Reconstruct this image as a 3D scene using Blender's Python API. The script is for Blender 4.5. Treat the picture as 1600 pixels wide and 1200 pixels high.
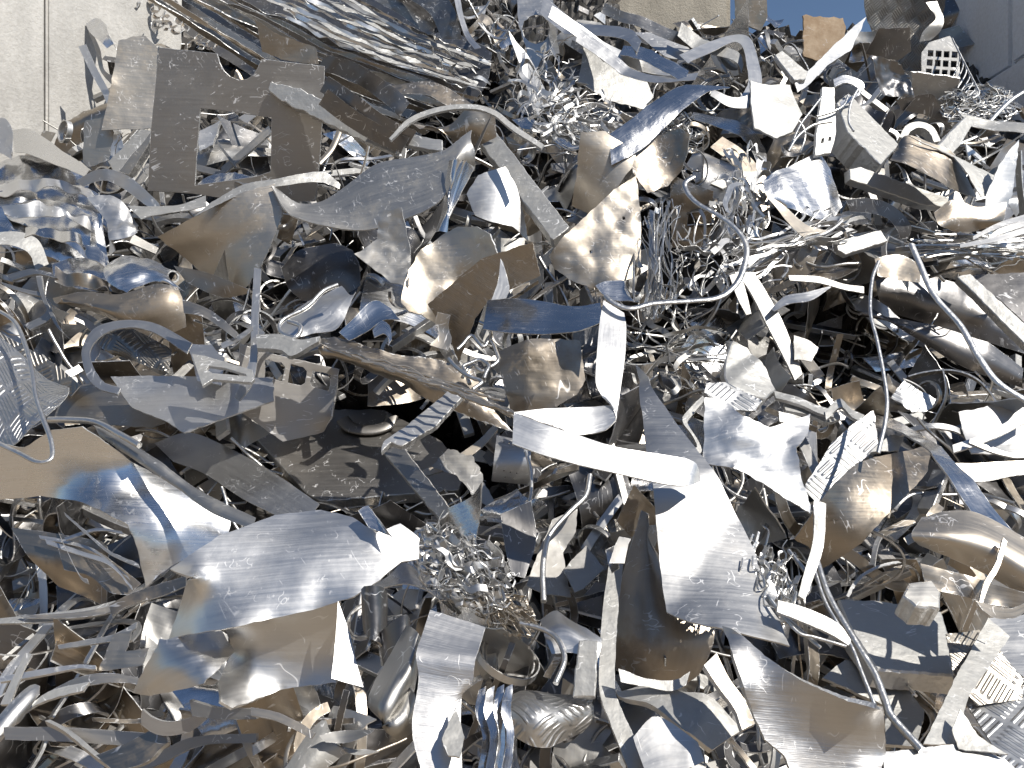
import bpy, math, random
import numpy as np
from mathutils import Vector, noise
from mathutils.geometry import delaunay_2d_cdt
for o in list(bpy.data.objects): bpy.data.objects.remove(o)
R = math.radians
sc = bpy.context.scene
C = sc.collection
rng = random.Random(7)

# ------------------------------------------------------------------ camera, sky, sun, exposure
CAM = np.array([0.0, 0.0, 1.6]); F = 1208.0            # focal length in photo pixels (1600 wide)
cam = bpy.data.cameras.new('camera'); co = bpy.data.objects.new('camera', cam); C.objects.link(co)
co.location = CAM; co.rotation_euler = (R(90), 0, 0)
cam.sensor_fit = 'HORIZONTAL'; cam.sensor_width = 36; cam.lens = 36*F/1600; cam.clip_start = .05; cam.clip_end = 3000
sc.camera = co
SUN = Vector((.52, -.42, .74)).normalized()
w = bpy.data.worlds.new("World"); sc.world = w; w.use_nodes = True
nt = w.node_tree; sky = nt.nodes.new('ShaderNodeTexSky'); sky.sky_type = 'NISHITA'; sky.sun_disc = False
sky.sun_elevation = math.asin(SUN.z); sky.sun_rotation = math.atan2(SUN.x, SUN.y)
sky.air_density = 1.0; sky.dust_density = .1; sky.ozone_density = 2.2; sky.altitude = 300
bg = nt.nodes['Background']; bg.inputs['Strength'].default_value = .088
nt.links.new(sky.outputs[0], bg.inputs['Color'])
sl = bpy.data.lights.new('sun', 'SUN'); sl.energy = 5.0; sl.angle = R(.5); sl.color = (1, .95, .87)
so = bpy.data.objects.new('sun', sl); C.objects.link(so); so.rotation_euler = SUN.to_track_quat('Z', 'Y').to_euler()
sc.view_settings.view_transform = 'Standard'; sc.view_settings.look = 'None'
sc.view_settings.exposure = 0.1; sc.view_settings.gamma = 1
sc.cycles.use_denoising = True
sc.cycles.max_bounces = 8; sc.cycles.glossy_bounces = 6; sc.cycles.sample_clamp_indirect = 6

# ------------------------------------------------------------------ materials
def metal(name, base, rough, scr=.5, dirt=.15, dirtcol=(.30,.235,.165), bump=.25, bscale=9, metallic=1.0, brushed=0, tread=0, wear=0):
    m = bpy.data.materials.new(name); m.use_nodes = True
    n = m.node_tree.nodes; L = m.node_tree.links; b = n['Principled BSDF']
    def N(t, **k):
        x = n.new(t)
        for a, v in k.items():
            if a in x.inputs.keys(): x.inputs[a].default_value = v
            else: setattr(x, a, v)
        return x
    def M(op, a, bb=0.0, c=0.0):
        x = n.new('ShaderNodeMath'); x.operation = op
        for i, v in enumerate((a, bb, c)):
            if isinstance(v, (int, float)): x.inputs[i].default_value = v
            else: L.new(v, x.inputs[i])
        return x.outputs[0]
    def ramp(v, lo, hi):
        x = n.new('ShaderNodeMapRange'); x.inputs[1].default_value = lo; x.inputs[2].default_value = hi
        L.new(v, x.inputs[0]); return x.outputs[0]
    uv = n.new('ShaderNodeUVMap'); uv.uv_map = 'UVMap'; U = uv.outputs[0]
    oi = n.new('ShaderNodeObjectInfo'); rnd = oi.outputs['Random']
    tc = n.new('ShaderNodeTexCoord'); O = tc.outputs['Object']
    # every piece looks up its own stretch of the patterns
    off = n.new('ShaderNodeVectorMath'); off.operation = 'ADD'; L.new(O, off.inputs[0])
    cx = n.new('ShaderNodeCombineXYZ'); L.new(M('MULTIPLY', rnd, 37.0), cx.inputs[0]); L.new(M('MULTIPLY', rnd, 91.0), cx.inputs[1]); L.new(M('MULTIPLY', rnd, 53.0), cx.inputs[2]); L.new(cx.outputs[0], off.inputs[1])
    P = off.outputs[0]
    def nz(vec, scale, detail=3, rough=.5, dist=0.0):
        x = N('ShaderNodeTexNoise'); x.inputs['Scale'].default_value = scale; x.inputs['Detail'].default_value = detail
        x.inputs['Roughness'].default_value = rough; x.inputs['Distortion'].default_value = dist
        L.new(vec, x.inputs['Vector']); return x.outputs['Fac']
    def scratches(sc1, width, mscale, thr, st=(1, 1, 1)):
        mp = n.new('ShaderNodeMapping'); mp.inputs['Scale'].default_value = st; vr_ = n.new('ShaderNodeVectorRotate'); vr_.rotation_type = 'AXIS_ANGLE'; vr_.inputs['Axis'].default_value = (.45, .6, .66); L.new(P, vr_.inputs['Vector']); L.new(M('MULTIPLY', rnd, 41.0+sc1), vr_.inputs['Angle']); L.new(vr_.outputs[0], mp.inputs[0])
        f = nz(mp.outputs[0], sc1, 1, .4, .15); ln = ramp(M('ABSOLUTE', M('SUBTRACT', f, .5)), width, width*.3)
        return M('MULTIPLY', ln, ramp(nz(P, mscale, 2, .5), thr, thr+.04))
    big = nz(P, 3.2, 4, .6)
    med = nz(P, 14, 4, .6)
    fine = nz(P, 60, 3, .6)
    s1 = scratches(34, .018, 15, .585, (.08, 1, 1)); s2 = scratches(46, .02, 21, .60, (1, .9, .07)); s3 = scratches(22, .009, 10, .63, (.6, .08, .6))
    S = M('MAXIMUM', M('MAXIMUM', s1, s2), s3)
    S = M('MULTIPLY', S, scr); 
    gmp = n.new('ShaderNodeMapping'); gmp.inputs['Scale'].default_value = (5, 150, 1); L.new(U, gmp.inputs[0]); gad = n.new('ShaderNodeVectorMath'); gad.operation = 'ADD'; L.new(gmp.outputs[0], gad.inputs[0]); L.new(cx.outputs[0], gad.inputs[1])
    grain = nz(gad.outputs[0], 1.0, 3, .7)                 # rolling direction
    # scuffs: patches rubbed dull and pale
    sc_ = ramp(nz(P, 38, 6, .8, .4), .60, .70); sc_ = M('MULTIPLY', sc_, M('MULTIPLY', ramp(big, .45, .6), min(1, wear)))
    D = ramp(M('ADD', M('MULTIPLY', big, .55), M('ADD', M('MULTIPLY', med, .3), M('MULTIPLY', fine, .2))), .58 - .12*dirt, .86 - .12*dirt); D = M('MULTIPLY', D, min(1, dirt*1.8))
    # colour
    mix = n.new('ShaderNodeMixRGB'); mix.inputs[1].default_value = (*[c*.82 for c in base], 1); mix.inputs[2].default_value = (*base, 1); L.new(grain, mix.inputs[0])
    br = n.new('ShaderNodeMixRGB'); br.blend_type = 'MULTIPLY'; br.inputs[0].default_value = 1; L.new(mix.outputs[0], br.inputs[1])
    vr = M('ADD', M('MULTIPLY', rnd, .22), .84); cv = n.new('ShaderNodeCombineXYZ'); [L.new(vr, cv.inputs[i]) for i in range(3)]; L.new(cv.outputs[0], br.inputs[2])
    m2 = n.new('ShaderNodeMixRGB'); L.new(br.outputs[0], m2.inputs[1]); m2.inputs[2].default_value = (.86, .86, .86, 1); L.new(M('MAXIMUM', S, M('MULTIPLY', sc_, .7)), m2.inputs[0])
    m3 = n.new('ShaderNodeMixRGB'); L.new(m2.outputs[0], m3.inputs[1]); m3.inputs[2].default_value = (*dirtcol, 1); L.new(D, m3.inputs[0])
    L.new(m3.outputs[0], b.inputs['Base Color'])
    L.new(M('MULTIPLY', M('SUBTRACT', 1.0, M('MULTIPLY', D, .85)), metallic), b.inputs['Metallic'])
    rr = M('ADD', M('ADD', M('MULTIPLY', M('SUBTRACT', med, .5), .10), M('ADD', M('MULTIPLY', M('SUBTRACT', big, .5), .16), M('MULTIPLY', M('SUBTRACT', grain, .5), .24))), M('ADD', rough - .04, M('MULTIPLY', rnd, .08)))
    rr = M('ADD', rr, M('MULTIPLY', S, .25)); rr = M('ADD', rr, M('MULTIPLY', sc_, .3)); rr = M('ADD', rr, M('MULTIPLY', D, .35))
    rr = M('MINIMUM', M('MAXIMUM', rr, .05), .95); L.new(rr, b.inputs['Roughness'])
    # relief
    hgt = M('ADD', M('MULTIPLY', nz(P, bscale, 3, .5), .012), M('MULTIPLY', fine, .0006))
    hgt = M('ADD', hgt, M('MULTIPLY', S, .0007)); hgt = M('ADD', hgt, M('MULTIPLY', sc_, .0006))
    if brushed:
        mp = n.new('ShaderNodeMapping'); mp.inputs['Scale'].default_value = (brushed, brushed*22, 1); L.new(U, mp.inputs[0])
        hgt = M('ADD', hgt, M('MULTIPLY', nz(mp.outputs[0], 1.0, 3, .7), .0022))
    bp = n.new('ShaderNodeBump'); bp.inputs['Strength'].default_value = bump; bp.inputs['Distance'].default_value = 1.0; L.new(hgt, bp.inputs['Height'])
    last = bp.outputs[0]
    if tread:                                   # raised five-bar pattern
        sx = n.new('ShaderNodeSeparateXYZ'); L.new(U, sx.inputs[0]); c45 = .7071*tread
        a = M('MULTIPLY', M('ADD', sx.outputs[0], sx.outputs[1]), c45); d = M('MULTIPLY', M('SUBTRACT', sx.outputs[0], sx.outputs[1]), c45)
        fa, fd = M('FRACT', a), M('FRACT', d)
        par = M('FRACT', M('MULTIPLY', M('ADD', M('FLOOR', a), M('FLOOR', d)), .5)); par = M('GREATER_THAN', par, .25)
        u = M('ADD', M('MULTIPLY', fa, par), M('MULTIPLY', fd, M('SUBTRACT', 1.0, par)))
        v = M('ADD', M('MULTIPLY', fd, par), M('MULTIPLY', fa, M('SUBTRACT', 1.0, par)))
        bar = M('SUBTRACT', .30, M('ABSOLUTE', M('SUBTRACT', M('FRACT', M('MULTIPLY', u, 5.0)), .5))); 
        end = M('SUBTRACT', .42, M('ABSOLUTE', M('SUBTRACT', v, .5)))
        t = M('MULTIPLY', M('MINIMUM', M('MAXIMUM', M('MULTIPLY', bar, 5.0), 0.0), 1.0), M('MINIMUM', M('MAXIMUM', M('MULTIPLY', end, 8.0), 0.0), 1.0))
        b2 = n.new('ShaderNodeBump'); b2.inputs['Strength'].default_value = .9; b2.inputs['Distance'].default_value = 1.0
        L.new(M('MULTIPLY', t, .0025), b2.inputs['Height']); L.new(last, b2.inputs['Normal']); last = b2.outputs[0]
    L.new(last, b.inputs['Normal'])
    return m
MT = {
 'bright': metal('bright rolled aluminium', (.76,.755,.745), .42, scr=.45, dirt=.06, bump=.22, wear=.5),
 'mirror': metal('polished aluminium', (.77,.77,.77), .24, scr=.4, dirt=.05, bump=.16, wear=.4),
 'satin':  metal('satin aluminium', (.66,.655,.645), .45, scr=.6, dirt=.14, bump=.22, wear=.6),
 'dull':   metal('dull weathered aluminium', (.46,.45,.43), .48, scr=.6, dirt=.28, dirtcol=(.22,.18,.13), bump=.22, wear=.7),
 'slab':   metal('mill finish thick aluminium', (.50,.495,.475), .56, scr=.8, dirt=.22, dirtcol=(.30,.27,.23), bump=.3, bscale=24, metallic=.75, wear=1),
 'brown':  metal('brown stained aluminium', (.40,.35,.29), .36, scr=.6, dirt=.42, dirtcol=(.15,.105,.065), bump=.25, wear=.6),
 'tan':    metal('tan filmed aluminium', (.56,.50,.42), .42, scr=.7, dirt=.28, dirtcol=(.30,.235,.16), bump=.25, wear=.9),
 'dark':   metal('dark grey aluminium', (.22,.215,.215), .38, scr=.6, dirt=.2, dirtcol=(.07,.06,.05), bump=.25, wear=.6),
 'brushed':metal('brushed aluminium', (.62,.61,.60), .44, scr=.6, dirt=.15, bump=.35, brushed=9, wear=.6),
 'grey':   metal('grey plate aluminium', (.47,.45,.425), .5, scr=.9, dirt=.15, dirtcol=(.15,.13,.11), bump=.12, wear=.5),
 'tread':  metal('tread plate aluminium', (.60,.60,.595), .42, scr=.4, dirt=.1, bump=.2, tread=12, wear=.4),
 'treaddk':metal('dirty tread plate aluminium', (.38,.355,.32), .38, scr=.4, dirt=.35, dirtcol=(.10,.08,.06), bump=.2, tread=12, wear=.4),
 'foil':   metal('crumpled thin aluminium', (.74,.74,.745), .25, scr=.3, dirt=.08, bump=.3, bscale=18, wear=.4),
 'ribbed': metal('ribbed brown aluminium', (.40,.35,.29), .38, scr=.5, dirt=.35, dirtcol=(.16,.115,.075), bump=.6, brushed=11, wear=.5),
 'rust':   metal('rusty brown board', (.40,.30,.20), .7, scr=.3, dirt=.9, dirtcol=(.26,.17,.10), bump=.4, metallic=.1),
 'edge':   metal('fresh cut aluminium edge', (.74,.735,.72), .5, scr=.2, dirt=.15, bump=.35, bscale=60, metallic=.85, wear=.3),
 'wire':   metal('aluminium wire', (.70,.695,.68), .38, scr=.3, dirt=.15, bump=.25, bscale=40),
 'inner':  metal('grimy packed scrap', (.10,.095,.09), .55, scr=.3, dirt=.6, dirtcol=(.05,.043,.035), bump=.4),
}
def concrete(name, base, scale=1.0, stain=.5):
    m = bpy.data.materials.new(name); m.use_nodes = True; n = m.node_tree.nodes; L = m.node_tree.links; b = n['Principled BSDF']
    tc = n.new('ShaderNodeTexCoord')
    def nz(s, d, r=.6, st=(1,1,1)):
        mp = n.new('ShaderNodeMapping'); mp.inputs['Scale'].default_value = st; L.new(tc.outputs['Object'], mp.inputs[0])
        x = n.new('ShaderNodeTexNoise'); x.inputs['Scale'].default_value = s*scale; x.inputs['Detail'].default_value = d; x.inputs['Roughness'].default_value = r; L.new(mp.outputs[0], x.inputs[0]); return x.outputs['Fac']
    def rmp(v, a, bb, ca, cb):
        x = n.new('ShaderNodeValToRGB'); x.color_ramp.elements[0].position = a; x.color_ramp.elements[1].position = bb
        x.color_ramp.elements[0].color = (*ca, 1); x.color_ramp.elements[1].color = (*cb, 1); L.new(v, x.inputs[0]); return x.outputs[0]
    c1 = rmp(nz(2.5, 6, .65, (1,1,.35)), .35, .7, [c*(1-.35*stain) for c in base], base)
    c2 = rmp(nz(45, 4), .35, .6, (.72,.70,.66), (1,1,1))
    x = n.new('ShaderNodeMixRGB'); x.blend_type = 'MULTIPLY'; x.inputs[0].default_value = .3; L.new(c1, x.inputs[1]); L.new(c2, x.inputs[2]); L.new(x.outputs[0], b.inputs['Base Color'])
    b.inputs['Roughness'].default_value = .9
    bp = n.new('ShaderNodeBump'); bp.inputs['Distance'].default_value = .02; bp.inputs['Strength'].default_value = .5; L.new(nz(30, 6, .7), bp.inputs['Height']); L.new(bp.outputs[0], b.inputs['Normal'])
    return m
CONC = concrete('pale concrete', (.72,.70,.66), 1.0, 1.0); CONC3 = concrete('grey concrete', (.86,.88,.91), 1.0, .3); DIRT = concrete('yard dirt', (.37,.30,.22), .6)
CONC2 = concrete('weathered concrete', (.50,.45,.37), 1.6, .9)

# ------------------------------------------------------------------ heap frame: a 45 degree face of scrap
def ray(px, py):
    return np.stack([(np.asarray(px, float)-800)/F, np.ones_like(np.asarray(px, float)), (600-np.asarray(py, float))/F], -1)
def heap_t(py, h):
    return (3.0 - 1.4142*h)/np.maximum(.18, 1-(600-np.asarray(py, float))/F)
def proj(Pts):
    d = Pts-CAM; t = np.maximum(d[..., 1], .05)
    return 800+F*d[..., 0]/t, 600-F*d[..., 2]/t, t
def normal(yaw, pitch):
    y, p = R(yaw), R(pitch); return np.array([math.sin(y)*math.cos(p), -math.cos(y)*math.cos(p), math.sin(p)])
CELL = 5; ZX0, ZY0, ZW, ZH = -200, -200, 2000//CELL, 1600//CELL
zbuf = np.full((ZH, ZW), 50.0)
def cells(px, py):
    i = ((py-ZY0)/CELL).astype(int); j = ((px-ZX0)/CELL).astype(int)
    ok = (i >= 0) & (i < ZH) & (j >= 0) & (j < ZW); return i, j, ok
def zput(px, py, t, buf=None):
    buf = zbuf if buf is None else buf
    i, j, ok = cells(px.ravel(), py.ravel()); np.minimum.at(buf, (i[ok], j[ok]), t.ravel()[ok])
def zget(px, py, buf=None):
    buf = zbuf if buf is None else buf
    i, j, ok = cells(px, py); r = np.full(px.shape, 50.0); r[ok] = buf[i[ok], j[ok]]; return r

# ------------------------------------------------------------------ mesh making
class MD:
    def __init__(s): s.v=[]; s.f=[]; s.uv=[]; s.mi=[]; s.sm=[]
    def add(s, v, uv, f, mi, sm):
        k = sum(len(a) for a in s.v); s.v.append(np.asarray(v, float)); s.uv.append(np.asarray(uv, float))
        s.f += [tuple(int(i)+k for i in q) for q in f]; s.mi += [mi]*len(f); s.sm += [sm]*len(f)
    def verts(s): return np.concatenate(s.v)
def link(name, md, mats, parent=None, origin=None):
    v = md.verts(); o0 = v.mean(0) if origin is None else np.asarray(origin)
    me = bpy.data.meshes.new(name); me.from_pydata((v-o0).tolist(), [], md.f)
    uv = np.concatenate(md.uv); lay = me.uv_layers.new(name='UVMap')
    li = np.empty(len(me.loops), int); me.loops.foreach_get('vertex_index', li); lay.data.foreach_set('uv', uv[li].astype(np.float32).ravel())
    for m in mats: me.materials.append(MT[m] if isinstance(m, str) else m)
    me.polygons.foreach_set('material_index', md.mi); me.polygons.foreach_set('use_smooth', md.sm); me.update()
    o = bpy.data.objects.new(name, me); C.objects.link(o)
    if parent is not None: o.parent = parent; o.location = o0-np.array(parent.location)
    else: o.location = o0
    return o
def tag(o, label, cat, group=None, kind=None):
    o['label'] = label
    if cat: o['category'] = cat
    if group: o['group'] = group
    if kind: o['kind'] = kind
    return o
def unit(a): return a/np.maximum(1e-9, np.linalg.norm(a, axis=-1, keepdims=True))
def noise1(p, f, seed): return noise.noise(Vector((p[0]*f+seed*7.3, p[1]*f-seed*3.1, p[2]*f+seed*1.7)))
def crumple(G, Nn, amp, freq, seed):
    if amp <= 0: return G
    sh = G.shape; g = G.reshape(-1, 3); out = np.empty(len(g)); r_ = random.Random(seed*13+5)
    for i, p in enumerate(g):
        b = abs(noise1(p, freq*1.9, seed+3)); c = abs(noise1(p, freq*4.3, seed+5))
        f1 = noise.voronoi(Vector((p[0]*freq*.55+seed*3.7, p[1]*freq*.55, p[2]*freq*.55+seed)))[0][0]
        out[i] = noise1(p, freq, seed)*.45 + (b-.25)*.7 + (c-.25)*.3 + (f1*f1-.3)*1.5
    out *= amp
    m = g.mean(0); ext = np.ptp(g, axis=0).max(); cs = np.zeros(len(g))
    for k in range(4):                                # straight creases where the grab folded it
        u = unit(np.array([r_.gauss(0, 1), r_.gauss(0, 1), r_.gauss(0, 1)])); d_ = (g-m) @ u-r_.uniform(-.3, .3)*ext
        cs += r_.uniform(-1, 1)*.13*min(1.6, amp/.004)*np.abs(d_)
    out += cs-cs.mean()
    return (g + Nn.reshape(-1, 3)*out[:, None]).reshape(sh)
def grid_normals(G):
    du = np.gradient(G, axis=0) if G.shape[0] > 1 else None
    dv = np.gradient(G, axis=1)
    return unit(np.cross(du, dv))
def rim(md, loops_v, loops_uv, closed=True, mi=1):
    """quads between successive loops (each an (n,3) array)"""
    n = len(loops_v[0])
    for a in range(len(loops_v)-1):
        v = np.concatenate([loops_v[a], loops_v[a+1]]); uv = np.concatenate([loops_uv[a], loops_uv[a]+.013])
        md.add(v, uv, [(i, (i+1) % n, n+(i+1) % n, n+i) for i in range(n)], mi, False)
def grid_mesh(md, G, th, face=True, amp=0, freq=5, seed=0, cham=0, rough=0, scaleuv=1.0):
    Nn = grid_normals(G); mid = G.reshape(-1, 3).mean(0)
    if (Nn.reshape(-1, 3).mean(0) @ (CAM-mid)) < 0 and face: Nn = -Nn; flip = True
    else: flip = False
    G = crumple(G, Nn, amp, freq, seed)
    if amp > 0:
        N2 = grid_normals(G); N2 = np.where((N2*Nn).sum(-1, keepdims=True) < 0, -N2, N2); Nn = unit(N2+Nn*.3)
    n, m = G.shape[:2]
    lu = np.concatenate([[0], np.cumsum(np.linalg.norm(np.diff(G.mean(1), axis=0), axis=1))])
    lv = np.concatenate([[0], np.cumsum(np.linalg.norm(np.diff(G, axis=1), axis=2).mean(0))])
    UV = np.stack(np.meshgrid(lu, lv, indexing='ij'), -1)*scaleuv
    idx = np.arange(n*m).reshape(n, m)
    q = np.stack([idx[:-1, :-1], idx[1:, :-1], idx[1:, 1:], idx[:-1, 1:]], -1).reshape(-1, 4)
    if flip: q = q[:, ::-1]
    B = G-Nn*th
    b = np.concatenate([idx[0, :], idx[1:, -1], idx[-1, -2::-1], idx[-2:0:-1, 0]])
    if flip: b = b[::-1]
    fv, bv = G.reshape(-1, 3), B.reshape(-1, 3)
    if cham > 0 or rough > 0:
        c = fv[b]; tang = unit(np.roll(c, -1, 0)-np.roll(c, 1, 0)); outw = unit(np.cross(tang, Nn.reshape(-1, 3)[b]))
        cen = fv.mean(0); outw = np.where(((c-cen)*outw).sum(-1, keepdims=True) < 0, -outw, outw)
        jr = np.array([rng.uniform(-rough, rough*.4) for _ in b])[:, None]
        mid_ = c+outw*(cham+jr)-Nn.reshape(-1, 3)[b]*cham; back = bv[b]+outw*(cham+jr*.5)
        bv = bv.copy(); bv[b] = back
        loops = [c, mid_, back]
    else: loops = [fv[b], bv[b]]
    md.add(fv, UV.reshape(-1, 2), q, 0, True); md.add(bv, UV.reshape(-1, 2)+.37, q[:, ::-1], 0, True)
    rim(md, loops, [UV.reshape(-1, 2)[b]]*3)
    return G
def cr(P, n):
    """Catmull-Rom through control rows P (k,d) sampled at n points, spaced by chord length"""
    P = np.asarray(P, float); k = len(P)
    if k == 1: return np.repeat(P, n, 0)
    d = np.linalg.norm(np.diff(P[:, :2] if P.shape[1] < 4 else P[:, :3], axis=0), axis=1)**.75+1e-6; s = np.concatenate([[0], np.cumsum(d)])
    x = np.linspace(0, s[-1], n); i = np.clip(np.searchsorted(s, x, 'right')-1, 0, k-2)
    t = ((x-s[i])/d[i])[:, None]
    m = np.zeros_like(P); m[1:-1] = (P[2:]-P[:-2])/((s[2:]-s[:-2])[:, None]); m[0] = (P[1]-P[0])/d[0]; m[-1] = (P[-1]-P[-2])/d[-1]
    h00, h10, h01, h11 = 2*t**3-3*t**2+1, t**3-2*t**2+t, -2*t**3+3*t**2, t**3-t**2
    dd = d[i][:, None]
    return h00*P[i]+h10*dd*m[i]+h01*P[i+1]+h11*dd*m[i+1]
def parse(s):
    out = []
    for tok in s.split():
        a = [float(x) for x in tok.split(',')]; out.append(a+[0.0]*(3-len(a)))
    return np.array(out)
def place(px, py, d, cxy, h, yaw, pitch):
    n = normal(yaw, pitch-.5*math.degrees(math.atan((600-cxy[1])/F))); t0 = heap_t(cxy[1], h); A = CAM+ray(*cxy)*t0
    r = ray(px, py); den = r @ n; den = np.where(den > -.16, -.16, den)
    t = ((A-CAM) @ n)/den; t = np.clip(t, t0*.55, t0*1.7)
    t = t-np.asarray(d)
    return CAM+r*t[..., None], t
LAND = []                                         # landmarks: (phrase, px, py, half width, half height)
def settle(px, py, d, cxy, h, yaw, pitch, maxpush=.55, q=.93, margin=.012):
    """raise a piece off the heap until it lies over the pieces placed before it"""
    p = 0.0
    while True:
        _, t = place(px, py, d, cxy, h+p, yaw, pitch); z = zget(px, py)
        ov = z < 40
        if ov.sum() < 3 or np.mean(t[ov] < z[ov]-margin) >= q or p >= maxpush: return h+p
        p += .02
def rows_grid(rows, n, m, closed=False):
    R_ = [cr(parse(r) if isinstance(r, str) else r, n) for r in rows]
    A = np.stack(R_, 1)                               # n, k, 3
    return np.stack([cr(A[i], m) for i in range(n)], 0)
def in_poly(px, py, poly):
    ins = np.zeros(px.shape, bool); x0, y0 = poly[:, 0], poly[:, 1]; x1, y1 = np.roll(x0, -1), np.roll(y0, -1)
    for a, b, c, d in zip(x0, y0, x1, y1):
        if b == d: continue
        ins ^= ((b > py) != (d > py)) & (px < (c-a)*(py-b)/(d-b)+a)
    return ins
seedc = [0]
def finish(o, label, cat, key, px, py, parent, group, kind=None):
    if parent is None:
        tag(o, label, cat, group, kind)
        if key: LAND.append((key, float(np.mean(px)), float(np.mean(py)), float(np.ptp(px))/2, float(np.ptp(py))/2))
def patch(name, label, cat, key, rows, h=0, yaw=0, pitch=45, th=.003, mat='satin', amp=.004, freq=6, parent=None, group=None,
          more=(), edge='edge', push=True, cham=0, step=.016, rough=0.0015, ds=.38):
    """a bent sheet lofted through rows of points"""
    seedc[0] += 1; md = MD(); PX, PY = [], []
    def sq(r): q = parse(r); q[:, 2] *= ds; return q
    allr = [[sq(r) for r in rr] for rr in [rows]+list(more)]
    pts = np.concatenate([r for rr in allr for r in rr]); cxy = (pts[:, 0].mean(), pts[:, 1].mean())
    Gs = []
    for rr in allr:
        L1 = max(np.sum(np.linalg.norm(np.diff(r[:, :2], axis=0), axis=1)) for r in rr)
        a, b = rr[0], rr[-1]; L2 = max(np.linalg.norm(a.mean(0)[:2]-b.mean(0)[:2]), np.linalg.norm(a[0, :2]-b[0, :2]), 8)
        sc_ = heap_t(cxy[1], 0)/F; n = int(np.clip(L1*sc_/step, 8, 90)); m = int(np.clip(L2*sc_/step, 3, 60))
        Gs.append((rows_grid(rr, n, m), rows_grid(rr, int(max(8, L1/3.5)), int(max(4, L2/3.5)))))
    fine = np.concatenate([g[1].reshape(-1, 3) for g in Gs])
    if push: h = settle(fine[:, 0], fine[:, 1], fine[:, 2], cxy, h, yaw, pitch)
    for g, f in Gs:
        P3, t = place(g[..., 0], g[..., 1], g[..., 2], cxy, h, yaw, pitch)
        grid_mesh(md, P3, th, amp=amp, freq=freq, seed=seedc[0], cham=cham, rough=rough)
    _, t = place(fine[:, 0], fine[:, 1], fine[:, 2], cxy, h, yaw, pitch); zput(fine[:, 0], fine[:, 1], t)
    o = link(name, md, [mat, edge], parent); finish(o, label, cat, key, fine[:, 0], fine[:, 1], parent, group); return o
def resample(P, step):
    out = []
    k = len(P)
    for i in range(k):
        a, b = P[i], P[(i+1) % k]; m = max(1, int(round(np.linalg.norm(b[:2]-a[:2])/step)))
        out += [a+(b-a)*j/m for j in range(m)]
    return np.array(out)
def sheet(name, label, cat, key, outline, h=0, yaw=0, pitch=45, th=.004, mat='satin', amp=.003, freq=5, bend=None, holes=(), parent=None,
          group=None, edge='edge', cham=0, rag=1.0, push=True, flat=False, uvrot=0):
    """a piece cut to an outline (with holes), bent by the per-point offsets, given thickness"""
    seedc[0] += 1; sd = seedc[0]
    O = parse(outline) if isinstance(outline, str) else np.asarray(outline, float); cxy = (O[:, 0].mean(), O[:, 1].mean())
    hs = [parse(x) if isinstance(x, str) else np.asarray(x, float) for x in holes]
    size = max(np.ptp(O[:, 0]), np.ptp(O[:, 1])); step = max(5.0, size/34) if not flat else max(10., size/10)
    Lp = [resample(x, step) for x in [O]+hs]
    for L in Lp:
        for i in range(len(L)):
            L[i, 0] += noise1((L[i, 0], L[i, 1], 0), .11, sd)*rag*1.6; L[i, 1] += noise1((L[i, 1], L[i, 0], 3), .11, sd)*rag*1.6
    gx, gy = np.meshgrid(np.arange(O[:, 0].min(), O[:, 0].max(), step), np.arange(O[:, 1].min(), O[:, 1].max(), step)); gx = gx.ravel(); gy = gy.ravel()
    gx = gx+np.array([rng.uniform(-.25, .25)*step for _ in gx]); gy = gy+np.array([rng.uniform(-.25, .25)*step for _ in gy])
    def inside(x, y):
        r = in_poly(x, y, Lp[0])
        for q in Lp[1:]: r &= ~in_poly(x, y, q)
        return r
    B = np.concatenate(Lp)
    ok = inside(gx, gy); gx, gy = gx[ok], gy[ok]
    if len(gx):
        dd = np.min(np.hypot(gx[:, None]-B[None, :, 0], gy[:, None]-B[None, :, 1]), 1); ok = dd > step*.55; gx, gy = gx[ok], gy[ok]
    K = np.concatenate([O]+hs)
    if np.any(K[:, 2]) and len(gx):
        wt = 1/((gx[:, None]-B[None, :, 0])**2+(gy[:, None]-B[None, :, 1])**2+4)**1.1; gd = (wt @ B[:, 2])/wt.sum(1)
    else: gd = np.zeros(len(gx))
    V = np.concatenate([B, np.stack([gx, gy, gd], -1)]) if len(gx) else B
    if bend is not None:                              # (angle in the picture, sag in metres across the piece): curl about an axis
        a, s_ = R(bend[0]), bend[1]; q = (V[:, 0]-cxy[0])*math.cos(a)-(V[:, 1]-cxy[1])*math.sin(a); q = q/(size*.5); V[:, 2] -= s_*(q**2)
    edges = []; k = 0
    for L in Lp: edges += [(k+i, k+(i+1) % len(L)) for i in range(len(L))]; k += len(L)
    res = delaunay_2d_cdt([Vector((v[0], v[1])) for v in V], edges, [], 0, 1e-4)
    v2 = np.array([tuple(v) for v in res[0]]); orig = res[3]
    V3 = np.zeros((len(v2), 3)); V3[:, :2] = v2
    for i, og in enumerate(orig): V3[i, 2] = V[og[0], 2] if og else 0
    T = np.array([f for f in res[2] if len(f) == 3]); cc = v2[T].mean(1); T = T[inside(cc[:, 0], cc[:, 1])]
    fx, fy = np.meshgrid(np.arange(O[:, 0].min(), O[:, 0].max(), 3.5), np.arange(O[:, 1].min(), O[:, 1].max(), 3.5)); fx = fx.ravel(); fy = fy.ravel()
    ok = inside(fx, fy); fx, fy = fx[ok], fy[ok]
    if len(fx) == 0: fx, fy = O[:, 0], O[:, 1]
    near = np.argmin((fx[:, None]-V3[None, :, 0])**2+(fy[:, None]-V3[None, :, 1])**2, 1); fd = V3[near, 2]
    if push: h = settle(fx, fy, fd, cxy, h, yaw, pitch)
    P3, _ = place(V3[:, 0], V3[:, 1], V3[:, 2], cxy, h, yaw, pitch)
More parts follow.
